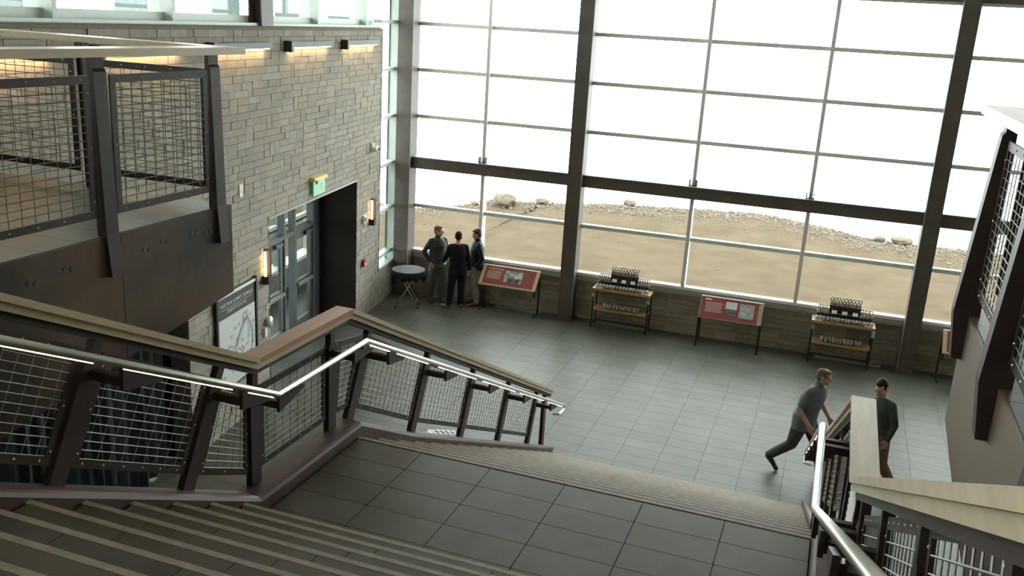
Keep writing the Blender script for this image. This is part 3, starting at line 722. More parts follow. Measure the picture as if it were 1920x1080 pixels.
obj('body', MB().box(-.07, .07, -.05, 0, 0, .17), m_white, g); obj('lens', MB().box(-.03, .03, -.09, -.05, .04, .13), m_bolt, g)
g = wall_thing('alarm_strobe', 'round clear strobe above a white box between map sign and doors', 'strobe', -5.33, 1.28)
obj('dome', MB().ell((0, -.055, .06), .09, .05, .10), m_dome, g, smooth=True); obj('body', MB().box(-.16, -.08, -.05, 0, -.16, -.0), m_white, g)
# map sign
g = wall_thing('map_sign', 'large framed site map sign on the stone wall beside the sconce', 'sign', -6.41, .70)
obj('board', MB().box(-.63, .63, -.04, 0, .0, 1.52), m_mapdark, g)
obj('top_light', MB().box(-.6, .6, -.055, -.04, 1.47, 1.51), m_white, g)
obj('side_frame', MB().box(-.65, -.60, -.06, 0, -.02, 1.54), m_black, g); obj('side_frame', MB().box(.60, .65, -.06, 0, -.02, 1.54), m_black, g)
mp_ = obj('map_sheet', MB().box(-.57, .57, -.046, -.04, .03, 1.14), m_mapbg, g)
text('PIKES PEAK SUMMIT COMPLEX', .075, m_mapbg, g, (-.0, -.042, 1.34), (PI/2, 0, 0)); obj('title_rule', MB().box(-.5, .5, -.043, -.04, 1.275, 1.287), m_maptan, g)
text('ORIENTATION MAP', .07, m_mapbg, g, (-.0, -.042, 1.225), (PI/2, 0, 0))
def stroke(pts, w, m, name, y=-.048, closed=False):
    b = MB(); P = pts + ([pts[0]] if closed else [])
    for (a, c) in zip(P[:-1], P[1:]): b.bar((a[0], y, a[1]), (c[0], y, c[1]), .003, w, up=(0, 0, 1) if abs(a[0]-c[0]) > 1e-3 else (1, 0, 0))
    return obj(name, b, m, mp_)
big = [(-.05, .58), (.05, .72), (.18, .86), (.28, .95), (.35, .90), (.36, .74), (.34, .62)]
stroke(big, .055, m_maproad, 'map_road'); stroke([(x - .04, z + .03) for x, z in big[:5]], .014, m_mapline, 'map_line', -.05)
sm = [(-.40, .62), (-.25, .66), (-.12, .60), (-.03, .50), (-.05, .38), (-.2, .28), (-.30, .32), (-.38, .46)]
stroke(sm, .05, m_maproad, 'map_road', closed=True); stroke([(-.32, .56), (-.25, .48), (-.18, .54), (-.1, .48), (-.1, .38), (-.2, .34), (-.29, .40), (-.32, .56)], .012, m_mapline, 'map_line', -.05)
stroke([(-.2, .22), (.0, .36), (.1, .44), (.25, .52), (.36, .55)], .03, m_maproad, 'map_road'); stroke([(.0, .56), (.08, .5), (.12, .56), (.18, .48), (.1, .42)], .012, m_mapline, 'map_line', -.05)
stroke([(.3, 1.0), (.40, .85), (.46, .68), (.48, .5), (.44, .42)], .016, m_mapline, 'map_line', -.05); stroke([(.16, .98), (.2, 1.06), (.3, 1.04), (.27, .93), (.2, .9), (.16, .98)], .014, m_mapline, 'map_line', -.05)
obj('map_building', MB().prism([(.12, -.052, .20), (.12, -.052, .29), (.19, -.052, .33), (.24, -.052, .26), (.22, -.052, .22)], (0, .006, 0)).prism([(.34, -.052, .36), (.40, -.052, .42), (.45, -.052, .37), (.40, -.052, .32)], (0, .006, 0)), m_mapred, mp_)
obj('map_annex', MB().prism([(.22, -.051, .28), (.34, -.051, .39), (.39, -.051, .33), (.27, -.051, .22)], (0, .006, 0)), m_maptan, mp_)
lb = MB(); random.seed(21)
for (x, z) in ((-.45, .68), (-.2, .82), (-.08, .92), (.06, .94), (.3, 1.08), (.42, 1.0), (.50, .86), (.5, .78), (.5, .70), (.5, .62), (.5, .52), (.46, .30), (-.46, .42), (-.45, .24), (.0, .72), (.14, .66)):
    for q in range(3): lb.box(x - .05, x - .05 + random.uniform(.05, .10), -.049, -.046, z - q*.018, z - q*.018 + .008)
obj('label_lines', lb, m_mapline, mp_, kind='stuff')
# ------------------------------------------------------------------ tactile dome plate on the lower floor
dp = empty('tactile_plate', 'steel warning plate studded with shiny domes on the floor beside the stair foot', 'tactile plate', (-5.22, 12.22, 0), .35)
obj('plate', MB().box(-.24, .24, -.2, .2, 0, .006), m_alu2, dp)
dm = MB().ell((0, 0, 0), .036, .036, .03, 10, 6).mesh('dome', True); dm.materials.append(m_dome)
for i in range(6):
    for j in range(4):
        if i == 0 and j == 3: continue
        o = obj('dome', dm, None, dp); o.location = (-.2 + i*.08 + (j % 2)*.03, -.14 + j*.092, .008)
# ------------------------------------------------------------------ display tables with goods
def rb(mb, x0, x1, y0, y1, z0, z1): return mb.box(x0, x1, y0, y1, z0, z1)
ORD = 'first second third fourth fifth sixth seventh eighth ninth tenth eleventh twelfth thirteenth fourteenth fifteenth sixteenth'.split()
def goods(kind):
    b = MB()
    if kind == 0:                                # loop-handled piece standing on its end
        b.lathe([(.024, 0), (.03, .01), (.032, .04), (.026, .065), (.012, .075)], 10)
        return b
    b.ell((0, 0, .04), .034, .045, .04, 10, 6); b.ell((.012, -.03, .045), .02, .022, .03, 8, 5); return b
gm0 = goods(0).mesh('goods_body', True); gm0.materials.append(m_good)
gl = MB().tube([(0, .0, .075), (.026, .0, .095), (.028, .0, .13), (0, .0, .152), (-.028, 0, .13), (-.026, 0, .095), (0, 0, .07)], .012, 6).mesh('goods_loop', True); gl.materials.append(m_good)
gm1 = goods(1).mesh('goods_bundle', True); gm1.materials.append(m_good2)
gk = MB().box(-.012, .012, -.062, -.046, .02, .05).mesh('goods_tag'); gk.materials.append(m_good)
def display(x, rz, w, label, near):
    o = MW @ Vector((x, -.32, 0)); t = empty('display_table', label, 'display table', o, AW + rz)
    h = w/2
    top = obj('tabletop', MB().box(-h - .03, h + .03, -.20, .22, .845, .89), m_shelfwood, t); obj('shelf', MB().box(-h, h, -.18, .20, .40, .43), m_shelfwood, t)
    for sx in (-1, 1):
        for sy in (-.17, .19):
            obj('leg', MB().box(sx*h - .016, sx*h + .016, sy - .016, sy + .016, 0, .845), m_black, t)
        obj('price_holder', MB().box(sx*(h + .0) - .035, sx*(h + .0) + .035, -.215, -.20, .70, .84), m_photo1, t)
    obj('rear_brace', MB().box(-h, h, .18, .20, .06, .08), m_black, t)
    rs = obj('riser_stand', MB().box(-h + .05, h - .05, .0, .20, .89, .99).box(-.30, .30, .06, .20, 1.02, 1.17), m_black, t)
    MT = Matrix.Translation(o) @ Matrix.Rotation(AW + rz, 4, 'Z')
    def put(kind, n, xa, xb, y, z, where, grp, tilt=0, sc=1):
        for i in range(n):
            xx = xa + (xb - xa) * (i/(n-1) if n > 1 else .5)
            q = empty('souvenir', '%s souvenir, %s from the stone wall, %s, %s' % ('beige looped' if kind == 0 else 'grey bundled', ORD[i], where, near), 'souvenir', MT @ Vector((xx, y, z)), AW + rz + random.uniform(-.25, .25) + tilt, grp + ', ' + near)
            q.scale = (sc, sc, sc)
            obj('body', gm0 if kind == 0 else gm1, None, q)
            obj('loop' if kind == 0 else 'tag', gl if kind == 0 else gk, None, q)
    put(0, 9, -.27, .27, .12, 1.17, 'on the top tier', 'looped souvenirs on the top tier', .5, 1.15)
    put(0, 5, -h + .08, -.32, .08, .99, 'middle tier wall end', 'looped souvenirs on the wall-side middle tier', .5, 1.15)
    put(0, 5, .32, h - .08, .08, .99, 'middle tier far end', 'looped souvenirs on the balcony-side middle tier', .5, 1.15)
    put(1, 16, -h + .06, h - .06, -.10, .89, 'in the front row', 'bundled souvenirs in the front row', 0, 1.15)
    put(1, 11, -h*.62, h*.62, -.04, .43, 'on the lower shelf', 'bundled souvenirs on the lower shelf', 0, 1.45)
    for (cx, cy, cz, lab) in ((-.2, -.01, 1.03, 'first from the stone wall under the top tier'), (0, -.01, 1.03, 'in the middle under the top tier'), (.2, -.01, 1.03, 'farthest from the stone wall under the top tier'), (-h + .1, -.16, .89, 'at the front corner nearer the stone wall'), (h - .1, -.16, .89, 'at the front corner farther from the stone wall')):
        tw = .05 if cz > 1 else .075
        b = MB().prism([(cx - tw, cy, cz), (cx + tw, cy, cz), (cx + tw, cy + .03, cz + .06), (cx - tw, cy + .03, cz + .06)], (0, .004, .002)).box(cx - tw, cx + tw, cy, cy + .05, cz, cz + .003)
        pc = obj('price_card', MB(), m_card); bpy.data.objects.remove(pc)
        b.v = [tuple(Vector(v) - Vector((cx, cy, cz))) for v in b.v]
        pc = obj('price_card', b, m_card); pc.location = MT @ Vector((cx, cy, cz)); pc.rotation_euler = (0, 0, AW + rz)
        tag(pc, 'white price card %s, %s' % (lab, near), 'price card', 'price cards, ' + near)
    return t
random.seed(9)
display(-3.98, .0, 1.20, 'wooden two-tier display table beside the column between the bays', 'near display table')
display(.55, .0, 1.15, 'wooden two-tier display table beside the column near the tan-fascia balcony', 'far display table')
# ------------------------------------------------------------------ red reader panels
def reader(x, n, w, label, frame, layout):
    o = MW @ Vector((x, -n, 0)); t = empty('reader_panel', label, 'sign', o, AW); h = w/2
    a = Vector((0, -.26, .64)); b = Vector((0, .12, 1.02)); d = (b - a); L = d.length; dn = d.normalized(); nn = Vector((0, -dn.z, dn.y))
    if nn.z < 0: nn = -nn
    def P(u, v, k=0): return Vector((u, 0, 0)) + a + dn*v + nn*k
    def quad(u0, u1, v0, v1, k0, k1): return MB().prism([P(u0, v0, k0), P(u1, v0, k0), P(u1, v1, k0), P(u0, v1, k0)], nn*(k1 - k0))
    e = .075 if frame else .0
    bd = quad(-h, h, 0, L, -.03, 0)
    obj('backing', bd, m_tanwood if frame else m_parapet, t)
    pn = obj('print', quad(-h + e + (0 if frame else .02), h - e - (0 if frame else .09), .035 if frame else .02, L - .03, 0, .004), m_red, t)
    obj('top_edge', quad(-h, h, L - .03, L, 0, .012), m_white, t)
    if frame:
        obj('frame_side', quad(-h, -h + e, 0, L - .03, 0, .012), m_tanwood, t); obj('frame_side', quad(h - e, h, 0, L - .03, 0, .012), m_tanwood, t); obj('frame_bottom', quad(-h + e, h - e, 0, .035, 0, .012), m_tanwood, t)
    for (nm, u0, u1, v0, v1, m) in layout: obj(nm, quad(u0*w, u1*w, v0*L, v1*L, .0045, .006), m, pn)
    for s in (-1, 1):
        lg = MB().box(s*(h - .02) - .02, s*(h - .02) + .02, .10, .14, .0, .98).box(s*(h - .02) - .02, s*(h - .02) + .02, -.25, -.21, 0 if not frame else .5, .64 if not frame else .62)
        lg.bar((s*(h - .02), -.23, .60), (s*(h - .02), .12, .95), .035, .05).bar((s*(h - .02), -.23, .04), (s*(h - .02), .12, .04), .03, .03); obj('leg', lg, m_steel, t)
    return t
tx = lambda u0, u1, v, n: [('text_line', u0, u1 - (.03 if i % 3 == 2 else 0), v - i*.058, v - i*.058 + .022, m_print) for i in range(n)]
reader(-6.52, .40, 1.33, 'tilted red reader panel in a tan wooden frame beside the three standing men', True,
       [('heading', -.40, -.13, .80, .85, m_tanwood)] + tx(-.40, -.15, .70, 7) + [('picture', -.09, .22, .25, .80, m_photo1), ('picture', -.02, .18, .25, .45, m_photo2)])
reader(-1.66, .40, 1.28, 'tilted unframed red reader panel with two grey pictures between the display tables', False,
       [('heading', -.43, -.33, .82, .87, m_card)] + tx(-.41, -.14, .70, 8) + [('picture', -.09, .09, .52, .84, m_photosky), ('picture', -.09, .09, .22, .52, m_photo2), ('picture', .13, .36, .2, .82, m_photo3)])
reader(3.02, .40, 1.25, 'tilted reader panel half hidden behind the tan-fascia balcony', True, [('heading', -.4, -.2, .8, .85, m_print)] + tx(-.40, -.1, .70, 6))
# ------------------------------------------------------------------ cocktail table with black cloth
ct = empty('cocktail_table', 'round folding table with a gathered black cloth in the corner', 'table', (-8.66, 18.02, 0), .3)
obj('tabletop', MB().lathe([(.36, .83), (.365, .845), (.36, .86)], 28), m_clothtop, ct, smooth=False)
obj('cloth_top', MB().lathe([(.35, .86), (.372, .862), (.365, .872), (.2, .870), (.0, .869)], 28), m_clothtop, ct)
vs = []; fs = []; n = 48; hem = [.70 - (.16 if 22 <= i <= 27 else (.05 if i % 5 < 2 else 0)) - .03*math.sin(i*1.7) for i in range(n)]
for j, (rr_, zz) in enumerate(((.373, .862), (.382, .80), (.37, None), (.33, None))):
    for i in range(n):
        a = 2*PI*i/n; k = 1 + .035*math.sin(i*2.6 + j)*j; z = zz if zz else hem[i] + (0 if j == 2 else .03); vs.append((rr_*k*math.cos(a), rr_*k*math.sin(a), z))
for j in range(3):
    for i in range(n): fs.append((j*n+i, (j+1)*n+i, (j+1)*n+(i+1) % n, j*n+(i+1) % n))
obj('cloth_skirt', MB().add(vs, fs), m_cloth, ct, smooth=True)
for sy in (-.13, .13):
    for sx in (-1, 1):
        y = sy + sx*.02; l = obj('leg', MB().tube([(-sx*.23, y, .83), (sx*.25, y, .03)], .013, 8), m_inox, ct, smooth=True)
        obj('foot', MB().tube([(sx*.24, y, .045), (sx*.258, y, 0)], .018, 8), m_black, l)
for sx in (-1, 1): obj('cross_bar', MB().tube([(sx*.19, -.15, .12), (sx*.19, .15, .12)], .010, 6), m_inox, ct)
# ------------------------------------------------------------------ people
def capsule(mb, a, b, ra, rb_, n=14):
    a = Vector(a); b = Vector(b); d = b - a; L = d.length
    q = Vector((0, 0, 1)).rotation_difference(d.normalized()) if L > 1e-6 else None
    vs = []; fs = []; prof = []
    for i in range(5): t = PI/2 * i/4; prof.append((ra*math.sin(t), -ra*math.cos(t)))
    for i in range(5): t = PI/2 * i/4; prof.append((rb_*math.cos(t), L + rb_*math.sin(t)))
    for r, z in prof:
        for k in range(n):
            p = Vector((r*math.cos(2*PI*k/n), r*math.sin(2*PI*k/n), z))
            vs.append(a + (q @ p if q else p))
    for i in range(len(prof) - 1):
        for k in range(n): fs.append((i*n+k, i*n+(k+1) % n, (i+1)*n+(k+1) % n, (i+1)*n+k))
    fs += [tuple(range(n-1, -1, -1)), tuple(range((len(prof)-1)*n, len(prof)*n))]
    mb.add(vs, fs)
def loft(mb, rings, n=22):                       # rings: (cx, cy, cz, rx, ry)
    vs = []; fs = []
    for cx, cy, cz, rx, ry in rings:
        for k in range(n): vs.append((cx + rx*math.cos(2*PI*k/n), cy + ry*math.sin(2*PI*k/n), cz))
    for i in range(len(rings) - 1):
        for k in range(n): fs.append((i*n+k, i*n+(k+1) % n, (i+1)*n+(k+1) % n, (i+1)*n+k))
    fs += [tuple(range(n-1, -1, -1)), tuple(range((len(rings)-1)*n, len(rings)*n))]
    mb.add(vs, fs)
def fuse(mb, voxel, smooth=3):
    me = mb.mesh('tmp'); o = bpy.data.objects.new('tmp', me); C.objects.link(o)
    r = o.modifiers.new('r', 'REMESH'); r.mode = 'VOXEL'; r.voxel_size = voxel
    if smooth: s = o.modifiers.new('s', 'SMOOTH'); s.factor = .5; s.iterations = smooth
    dg = bpy.context.evaluated_depsgraph_get(); out = bpy.data.meshes.new_from_object(o.evaluated_get(dg))
    bpy.data.objects.remove(o); bpy.data.meshes.remove(me)
    for p in out.polygons: p.use_smooth = True
    out.materials.clear(); return out
def hand(mb, wrist, dirv, palm_n, side, curl=.35, k=1.0):
    """dirv: along the hand; palm_n: palm normal; side: unit vector towards the thumb"""
    w = Vector(wrist); d = Vector(dirv).normalized(); n_ = Vector(palm_n).normalized(); s = Vector(side).normalized()
    for q in (-.027, -.009, .009, .027): capsule(mb, w + d*.01 + s*q*.7, w + d*.085 + s*q, .015, .012, 8)
    for q, L in ((.030, .072), (.010, .082), (-.010, .076), (-.030, .058)):
        p0 = w + d*.085 + s*q; d1 = (d + n_*curl*.6).normalized(); p1 = p0 + d1*L*.5; d2_ = (d + n_*curl*1.8).normalized(); p2 = p1 + d2_*L*.5
        capsule(mb, p0, p1, .0095, .0088, 8); capsule(mb, p1, p2, .0088, .0075, 8)
    t0 = w + d*.025 + s*.03; t1 = t0 + (d*.6 + s*.6 + n_*.3).normalized()*.04; t2 = t1 + (d + s*.15 + n_*.35).normalized()*.035
    capsule(mb, t0, t1, .013, .0105, 8); capsule(mb, t1, t2, .0105, .0085, 8)
def person(label, loc, rz, J, top, bottom, shoes, hair, skin, short=False, head_turn=0.0, head_tilt=0.0, jacket_len=.86, collar=None, hair_full=1.0, build=1.0, open_pockets=(), stripes=None):
    D = dict(pel=(0, 0, .955), chest=(0, 0, 1.32), neck=(0, .0, 1.50), head=(0, .03, 1.655), shR=(.172, 0, 1.425), shL=(-.172, 0, 1.425), elR=(.245, -.03, 1.15), elL=(-.245, -.03, 1.15),
             wrR=(.25, .06, .90), wrL=(-.25, .06, .90), hipR=(.092, 0, .92), hipL=(-.092, 0, .92), knR=(.10, .02, .50), knL=(-.10, .02, .50), anR=(.105, -.02, .085), anL=(-.105, -.02, .085),
             toR=(.125, .15, .03), toL=(-.125, .15, .03), hdR=(0, .3, -1), hdL=(0, .3, -1))
    D.update(J); V = {k: Vector(v) for k, v in D.items()}
    root = empty('person', label, 'person', loc, rz)
    B = build
    def torso(mb, g=0.0, z0=None, z1=None):
        pe, chs, nk = V['pel'], V['chest'], V['neck']
        rings = []
        for (t, rx, ry) in ((-.10, .145, .105), (0, .170, .122), (.30, .155, .112), (.62, .168, .120), (1.0, .185, .122)):
            p = pe + (chs - pe)*t; rings.append((p.x, p.y, p.z, rx*B + g, ry*B*(1.06 if B > 1 else 1) + g))
        for (t, rx, ry) in ((.55, .165, .102), (.82, .115, .082), (1.0, .062, .060)):
            p = chs + (nk - chs)*t; rings.append((p.x, p.y, p.z, rx*B + g, ry*B + g))
        return loft(mb, rings)
    b = MB(); torso(b)
    capsule(b, V['neck'] - Vector((0, .0, .05)), V['head'] - Vector((0, .025, .06)), .058, .053)
    # head with face
    hd = V['head']; Rh = Matrix.Rotation(head_turn, 3, 'Z') @ Matrix.Rotation(head_tilt, 3, 'X')
    def H(x, y, z): return hd + Rh @ Vector((x, y, z))
    b.ell(H(0, -.01, .025), .077, .096, .098, 16, 12, Rh); b.ell(H(0, .028, -.045), .058, .066, .075, 14, 10, Rh)
    b.ell(H(0, .062, -.098), .028, .024, .022, 10, 8, Rh)
    b.ell(H(0, .098, -.02), .013, .018, .026, 8, 6, Rh); b.ell(H(0, .108, -.035), .016, .016, .012, 8, 6, Rh); b.ell(H(0, .084, .02), .05, .014, .012, 10, 6, Rh)
    for sx in (-1, 1): b.ell(H(sx*.078, -.012, -.015), .010, .022, .034, 8, 6, Rh); b.ell(H(sx*.04, .06, -.03), .028, .028, .03, 8, 6, Rh)
    b.ell(H(0, .088, -.066), .024, .012, .009, 8, 6, Rh)
    for s in 'RL':
        capsule(b, V['neck'] - Vector((0, 0, .04)), V['sh'+s], .05, .05)
        capsule(b, V['sh'+s], V['el'+s], .052*B, .042); capsule(b, V['el'+s], V['wr'+s], .041, .027)
        capsule(b, V['hip'+s], V['kn'+s], .088*B, .058); capsule(b, V['kn'+s], V['an'+s], .056, .040)
        capsule(b, V['an'+s] - Vector((0, .02, .03)), V['to'+s], .036, .026)
        sx = 1 if s == 'R' else -1
        d = (V['wr'+s] - V['el'+s]).normalized() if s in open_pockets else Vector(D['hd'+s])
        side = Vector((0, 1, 0)); nrm = Vector((-sx, 0, 0))
        side = (side - d.normalized()*side.dot(d.normalized())).normalized()
        hand(b, V['wr'+s], d, nrm, side)
    body = obj('body', fuse(b, .0062, 2), skin, root)
    # clothes
    t = MB(); torso(t, .016)
    pe = V['pel']; hem = pe + Vector((0, 0, jacket_len - .955))
    loft(t, [(hem.x, hem.y, hem.z, .178*B + .012, .130*B + .012), (pe.x, pe.y, pe.z + .02, .180*B + .01, .130*B + .012), (pe.x, pe.y, pe.z + .1, .172*B + .008, .122*B + .01)])
    for s in 'RL':
        e = V['el'+s] if not short else V['sh'+s] + (V['el'+s] - V['sh'+s])*.72
        capsule(t, V['neck'] - Vector((0, 0, .045)), V['sh'+s] + Vector((0, 0, .012)), .062, .058*B)
        capsule(t, V['sh'+s], e, .064*B, .054 if not short else .064)
        if not short: capsule(t, V['el'+s], V['el'+s] + (V['wr'+s] - V['el'+s])*.93, .055, .041)
    if collar: capsule(t, V['neck'] - Vector((0, .005, .01)), V['neck'] + Vector((0, .0, .035)), .072, .070)
    obj('top', fuse(t, .0095, 3), top, root)
    if stripes:
        sm_ = MB()
        for i in range(9):
            z = pe.z + .02 + i*.052; q = (z - pe.z)/(V['chest'].z - pe.z); c = pe + (V['chest'] - pe)*q; rx = (.175 + .012*q)*B + .018; ry = .124*B + .018
            sm_.add(*ring_band(c, rx, ry, z, .006))
        obj('quilt_seams', sm_, stripes, root)
    p = MB()
    loft(p, [(pe.x, pe.y, pe.z - .13, .165*B + .012, .118*B + .012), (pe.x, pe.y, pe.z, .172*B + .008, .124*B + .008), (pe.x, pe.y, pe.z + .07, .165*B + .006, .118*B + .006)])
    for s in 'RL':
        an = V['an'+s] + (V['kn'+s] - V['an'+s])*.03
        capsule(p, V['hip'+s], V['kn'+s], .106*B, .084); capsule(p, V['kn'+s], an, .082, .068)
    obj('trousers', fuse(p, .0095, 3), bottom, root)
    for s in 'RL':
        an, to = V['an'+s], V['to'+s]; h = MB(); f = (to - an); fh = Vector((f.x, f.y, f.z)).normalized()
        heel = an - fh*.035 - Vector((0, 0, .030)) if abs(f.z) < .09 else an - fh*.02
        capsule(h, heel, to + fh*.03, .044, .036); capsule(h, an, an + fh*.05, .047, .042)
        obj('shoe', fuse(h, .0085, 2), shoes, root)
    hm = MB(); k = hair_full
    hm.ell(H(0, -.028, .048), .081, .088*1.04, .087*k, 16, 12, Rh); hm.ell(H(0, .03, .088), .062, .055, .03*k, 12, 8, Rh); hm.ell(H(0, -.06, -.01), .068, .055, .07, 12, 8, Rh)
    for sx in (-1, 1): hm.ell(H(sx*.066, .012, .025), .016, .028, .035, 8, 6, Rh)
    obj('hair', fuse(hm, .0085, 2), hair, root)
    for sx in (-1, 1): obj('eye', MB().ell(H(sx*.031, .083, -.002), .008, .006, .005, 8, 6, Rh), m_black, root)
    obj('mouth', MB().ell(H(0, .098, -.066), .022, .005, .004, 8, 4, Rh), m_lips, root)
    return root, V
def ring_band(c, rx, ry, z, h, n=28):
    vs = []; fs = []
    for dz in (-h, h):
        for k in range(n): vs.append((c.x + rx*math.cos(2*PI*k/n), c.y + ry*math.sin(2*PI*k/n), z + dz))
    for k in range(n): fs.append((k, (k+1) % n, n + (k+1) % n, n + k))
    return vs, fs
m_lips = mat('lips', (.32, .12, .10), .5)
m_hair1 = mat('hair_light_brown', (.16, .095, .055), .7, spec=.12, var=.2, scale=60); m_hair2 = mat('hair_dark', (.025, .018, .014), .6, spec=.12, var=.2, scale=60); m_hair3 = mat('hair_brown', (.075, .045, .03), .65, spec=.12, var=.2, scale=60); m_hair4 = mat('hair_greying', (.13, .11, .09), .7, spec=.12, var=.3, scale=60)
m_puffer = mat('charcoal_puffer', (.030, .036, .036), .55, var=.15, scale=15, spec=.3); m_seam = mat('puffer_seam', (.065, .08, .078), .5)
m_jeansg = mat('grey_jeans', (.115, .12, .115), .85, var=.15, scale=20); m_blacksuit = mat('black_blazer', (.010, .011, .014), .8, var=.1, scale=20, spec=.12); m_navytr = mat('navy_trousers', (.015, .016, .034), .8, var=.1, scale=20, spec=.12)
m_navyj = mat('dark_teal_navy_jacket', (.010, .015, .021), .6, var=.15, scale=15, spec=.2); m_khaki = mat('khaki_trousers', (.23, .215, .18), .85, var=.12, scale=20)
m_polo = mat('slate_polo', (.135, .15, .172), .85, var=.12, scale=25); m_darktr = mat('charcoal_trousers', (.066, .068, .07), .85, var=.1, scale=20)
m_sweater = mat('dark_green_sweater', (.045, .062, .052), .85, var=.12, scale=25); m_browntr = mat('brown_trousers', (.17, .105, .06), .85, var=.12, scale=20)
m_shoe1 = mat('grey_shoes', (.08, .08, .075), .6); m_shoe2 = mat('tan_shoes', (.22, .16, .11), .6); m_shoe3 = mat('red_brown_shoes', (.16, .04, .03), .5); m_shoe4 = mat('black_shoes', (.02, .02, .022), .45)
# standing, hands in pockets, turned toward the other two
person('man in charcoal quilted jacket and grey jeans, hands in pockets by the window', (-8.30, 18.76, 0), -2.2, dict(elR=(.30, -.10, 1.17), elL=(-.30, -.10, 1.17), wrR=(.20, .04, .945), wrL=(-.20, .04, .945), hdR=(-.3, .5, -1), hdL=(.3, .5, -1), anR=(.13, -.06, .085), toR=(.17, .11, .03), anL=(-.09, .07, .085), toL=(-.12, .24, .03), knR=(.12, .0, .5), knL=(-.10, .06, .5)),
       m_puffer, m_jeansg, m_shoe1, m_hair1, m_skin, build=1.08, head_turn=.75, collar=True, jacket_len=.93, open_pockets=(), stripes=m_seam, hair_full=.9)
bp, bv = person('man in black blazer and navy trousers seen from behind holding a green bottle', (-7.66, 18.44, 0), .50, dict(elL=(-.28, .02, 1.17), wrL=(-.30, .22, 1.02), hdL=(-.1, 1, -.1), wrR=(.27, .03, .90), anL=(-.16, .02, .085), toL=(-.29, .13, .03), anR=(.11, .08, .085), toR=(.10, .26, .03), knL=(-.12, .03, .5), knR=(.11, .06, .5)),
       m_blacksuit, m_navytr, m_shoe2, m_hair2, m_skin2, build=1.06, head_turn=-.1, head_tilt=-.1, jacket_len=.80, collar=False)
person('man in dark navy jacket and khaki trousers in profile behind the red panel', (-7.39, 18.92, 0), 2.15, dict(elR=(.28, -.08, 1.17), elL=(-.30, -.06, 1.17), wrR=(.21, .06, .94), wrL=(-.21, .06, .94), hdR=(-.3, .5, -1), hdL=(.3, .5, -1)),
       m_navyj, m_khaki, m_shoe3, m_hair3, m_skin, head_turn=-.5, head_tilt=-.25, jacket_len=.86, collar=True, build=1.1)
person('man in slate polo shirt and dark trousers in mid-stride behind the stair rail', (.08, 13.42, 0), -1.95,
       dict(pel=(0, .0, .93), chest=(0, .08, 1.30), neck=(0, .14, 1.48), head=(0, .19, 1.63), shR=(.19, .10, 1.41), shL=(-.19, .12, 1.41), elR=(.26, .00, 1.14), wrR=(.25, .18, .92), elL=(-.27, .10, 1.13), wrL=(-.25, .26, .94), hdR=(-.05, .55, -1), hdL=(0, .6, -1),
            hipR=(.092, .0, .90), hipL=(-.092, .0, .90), knR=(.10, -.10, .50), anR=(.10, -.42, .20), toR=(.12, -.29, .06), knL=(-.10, .22, .50), anL=(-.10, .32, .085), toL=(-.12, .49, .045)),
       m_polo, m_darktr, m_shoe4, m_hair4, m_skin, short=True, head_turn=.35, head_tilt=-.15, jacket_len=.80, build=1.2, collar=True, hair_full=.85)
person('man in dark green sweater and brown trousers walking beside the stair rail cap', (1.13, 13.35, 0), 2.05,
       dict(pel=(0, .0, .945), chest=(0, .03, 1.31), neck=(0, .06, 1.49), head=(0, .11, 1.63), elR=(.215, -.06, 1.15), wrR=(.20, .06, .92), elL=(-.215, -.06, 1.15), wrL=(-.20, .0, .91), knR=(.09, .16, .50), anR=(.09, .22, .085), toR=(.10, .39, .04), knL=(-.09, -.04, .5), anL=(-.09, -.28, .13), toL=(-.10, -.13, .03)),
       m_sweater, m_browntr, m_shoe2, m_hair2, m_skin2, build=.94, head_turn=.55, head_tilt=-.35, jacket_len=.88, hair_full=1.08)
hw = bp.matrix_basis @ (bv['wrL'] + Vector((.035, .10, -.075)))
bo = empty('bottle', 'small bright green bottle held by the man in the black blazer', 'bottle', hw)
obj('bottle_body', MB().lathe([(.028, 0), (.031, .01), (.031, .10), (.014, .13), (.013, .145)], 14), m_bottle, bo, smooth=True); obj('bottle_cap', MB().lathe([(.015, .145), (.015, .165), (.0, .166)], 12), m_card, bo)
# ------------------------------------------------------------------ outdoors
from mathutils import noise
def ye(x):                                       # where the summit plateau breaks off
    P = [(-60, 27), (-20, 28.5), (-14, 30.0), (-12.9, 31.3), (-12.3, 33.1), (-10.8, 33.2), (-9.2, 34.1), (-7.4, 35.4), (-5.1, 36.0), (-2.7, 36.8), (-1.1, 36.2), (.9, 34.6), (2.6, 34), (4.4, 34.4), (30, 34)]
    for (a, b), (c, d) in zip(P[:-1], P[1:]):
        if a <= x <= c: return b + (d - b)*(x - a)/(c - a)
    return 34
def gz(x, y):
    e = ye(x) - y; z = -.38 + .05*noise.noise(Vector((x*.5, y*.5, 0))) + .08*noise.noise(Vector((x*.15, y*.15, 3)))
    if e < 4: z += .05*max(0, 1 - abs(e - 1.0)/3)*(1 + .8*noise.noise(Vector((x*1.3, y*1.3, 1))))
    if e < 0: z -= (-e)*.55 + .02*e*e
    return z
g = MB(); nx, ny = 170, 70; vs = []; fs = []
for j in range(ny + 1):
    for i in range(nx + 1):
        x = -45 + 75*i/nx; y = (19.75 if x > -10.2 else 2.0); yy = y + (43 - y)*(j/ny); vs.append((x, yy, gz(x, yy)))
for j in range(ny):
    for i in range(nx): k = j*(nx+1) + i; fs.append((k, k+1, k+nx+2, k+nx+1))
tag(obj('ground', g.add(vs, fs), m_soil, smooth=True), 'tan gravel ground of the summit outside the windows', 'ground', kind='structure')
random.seed(17); rk = MB()
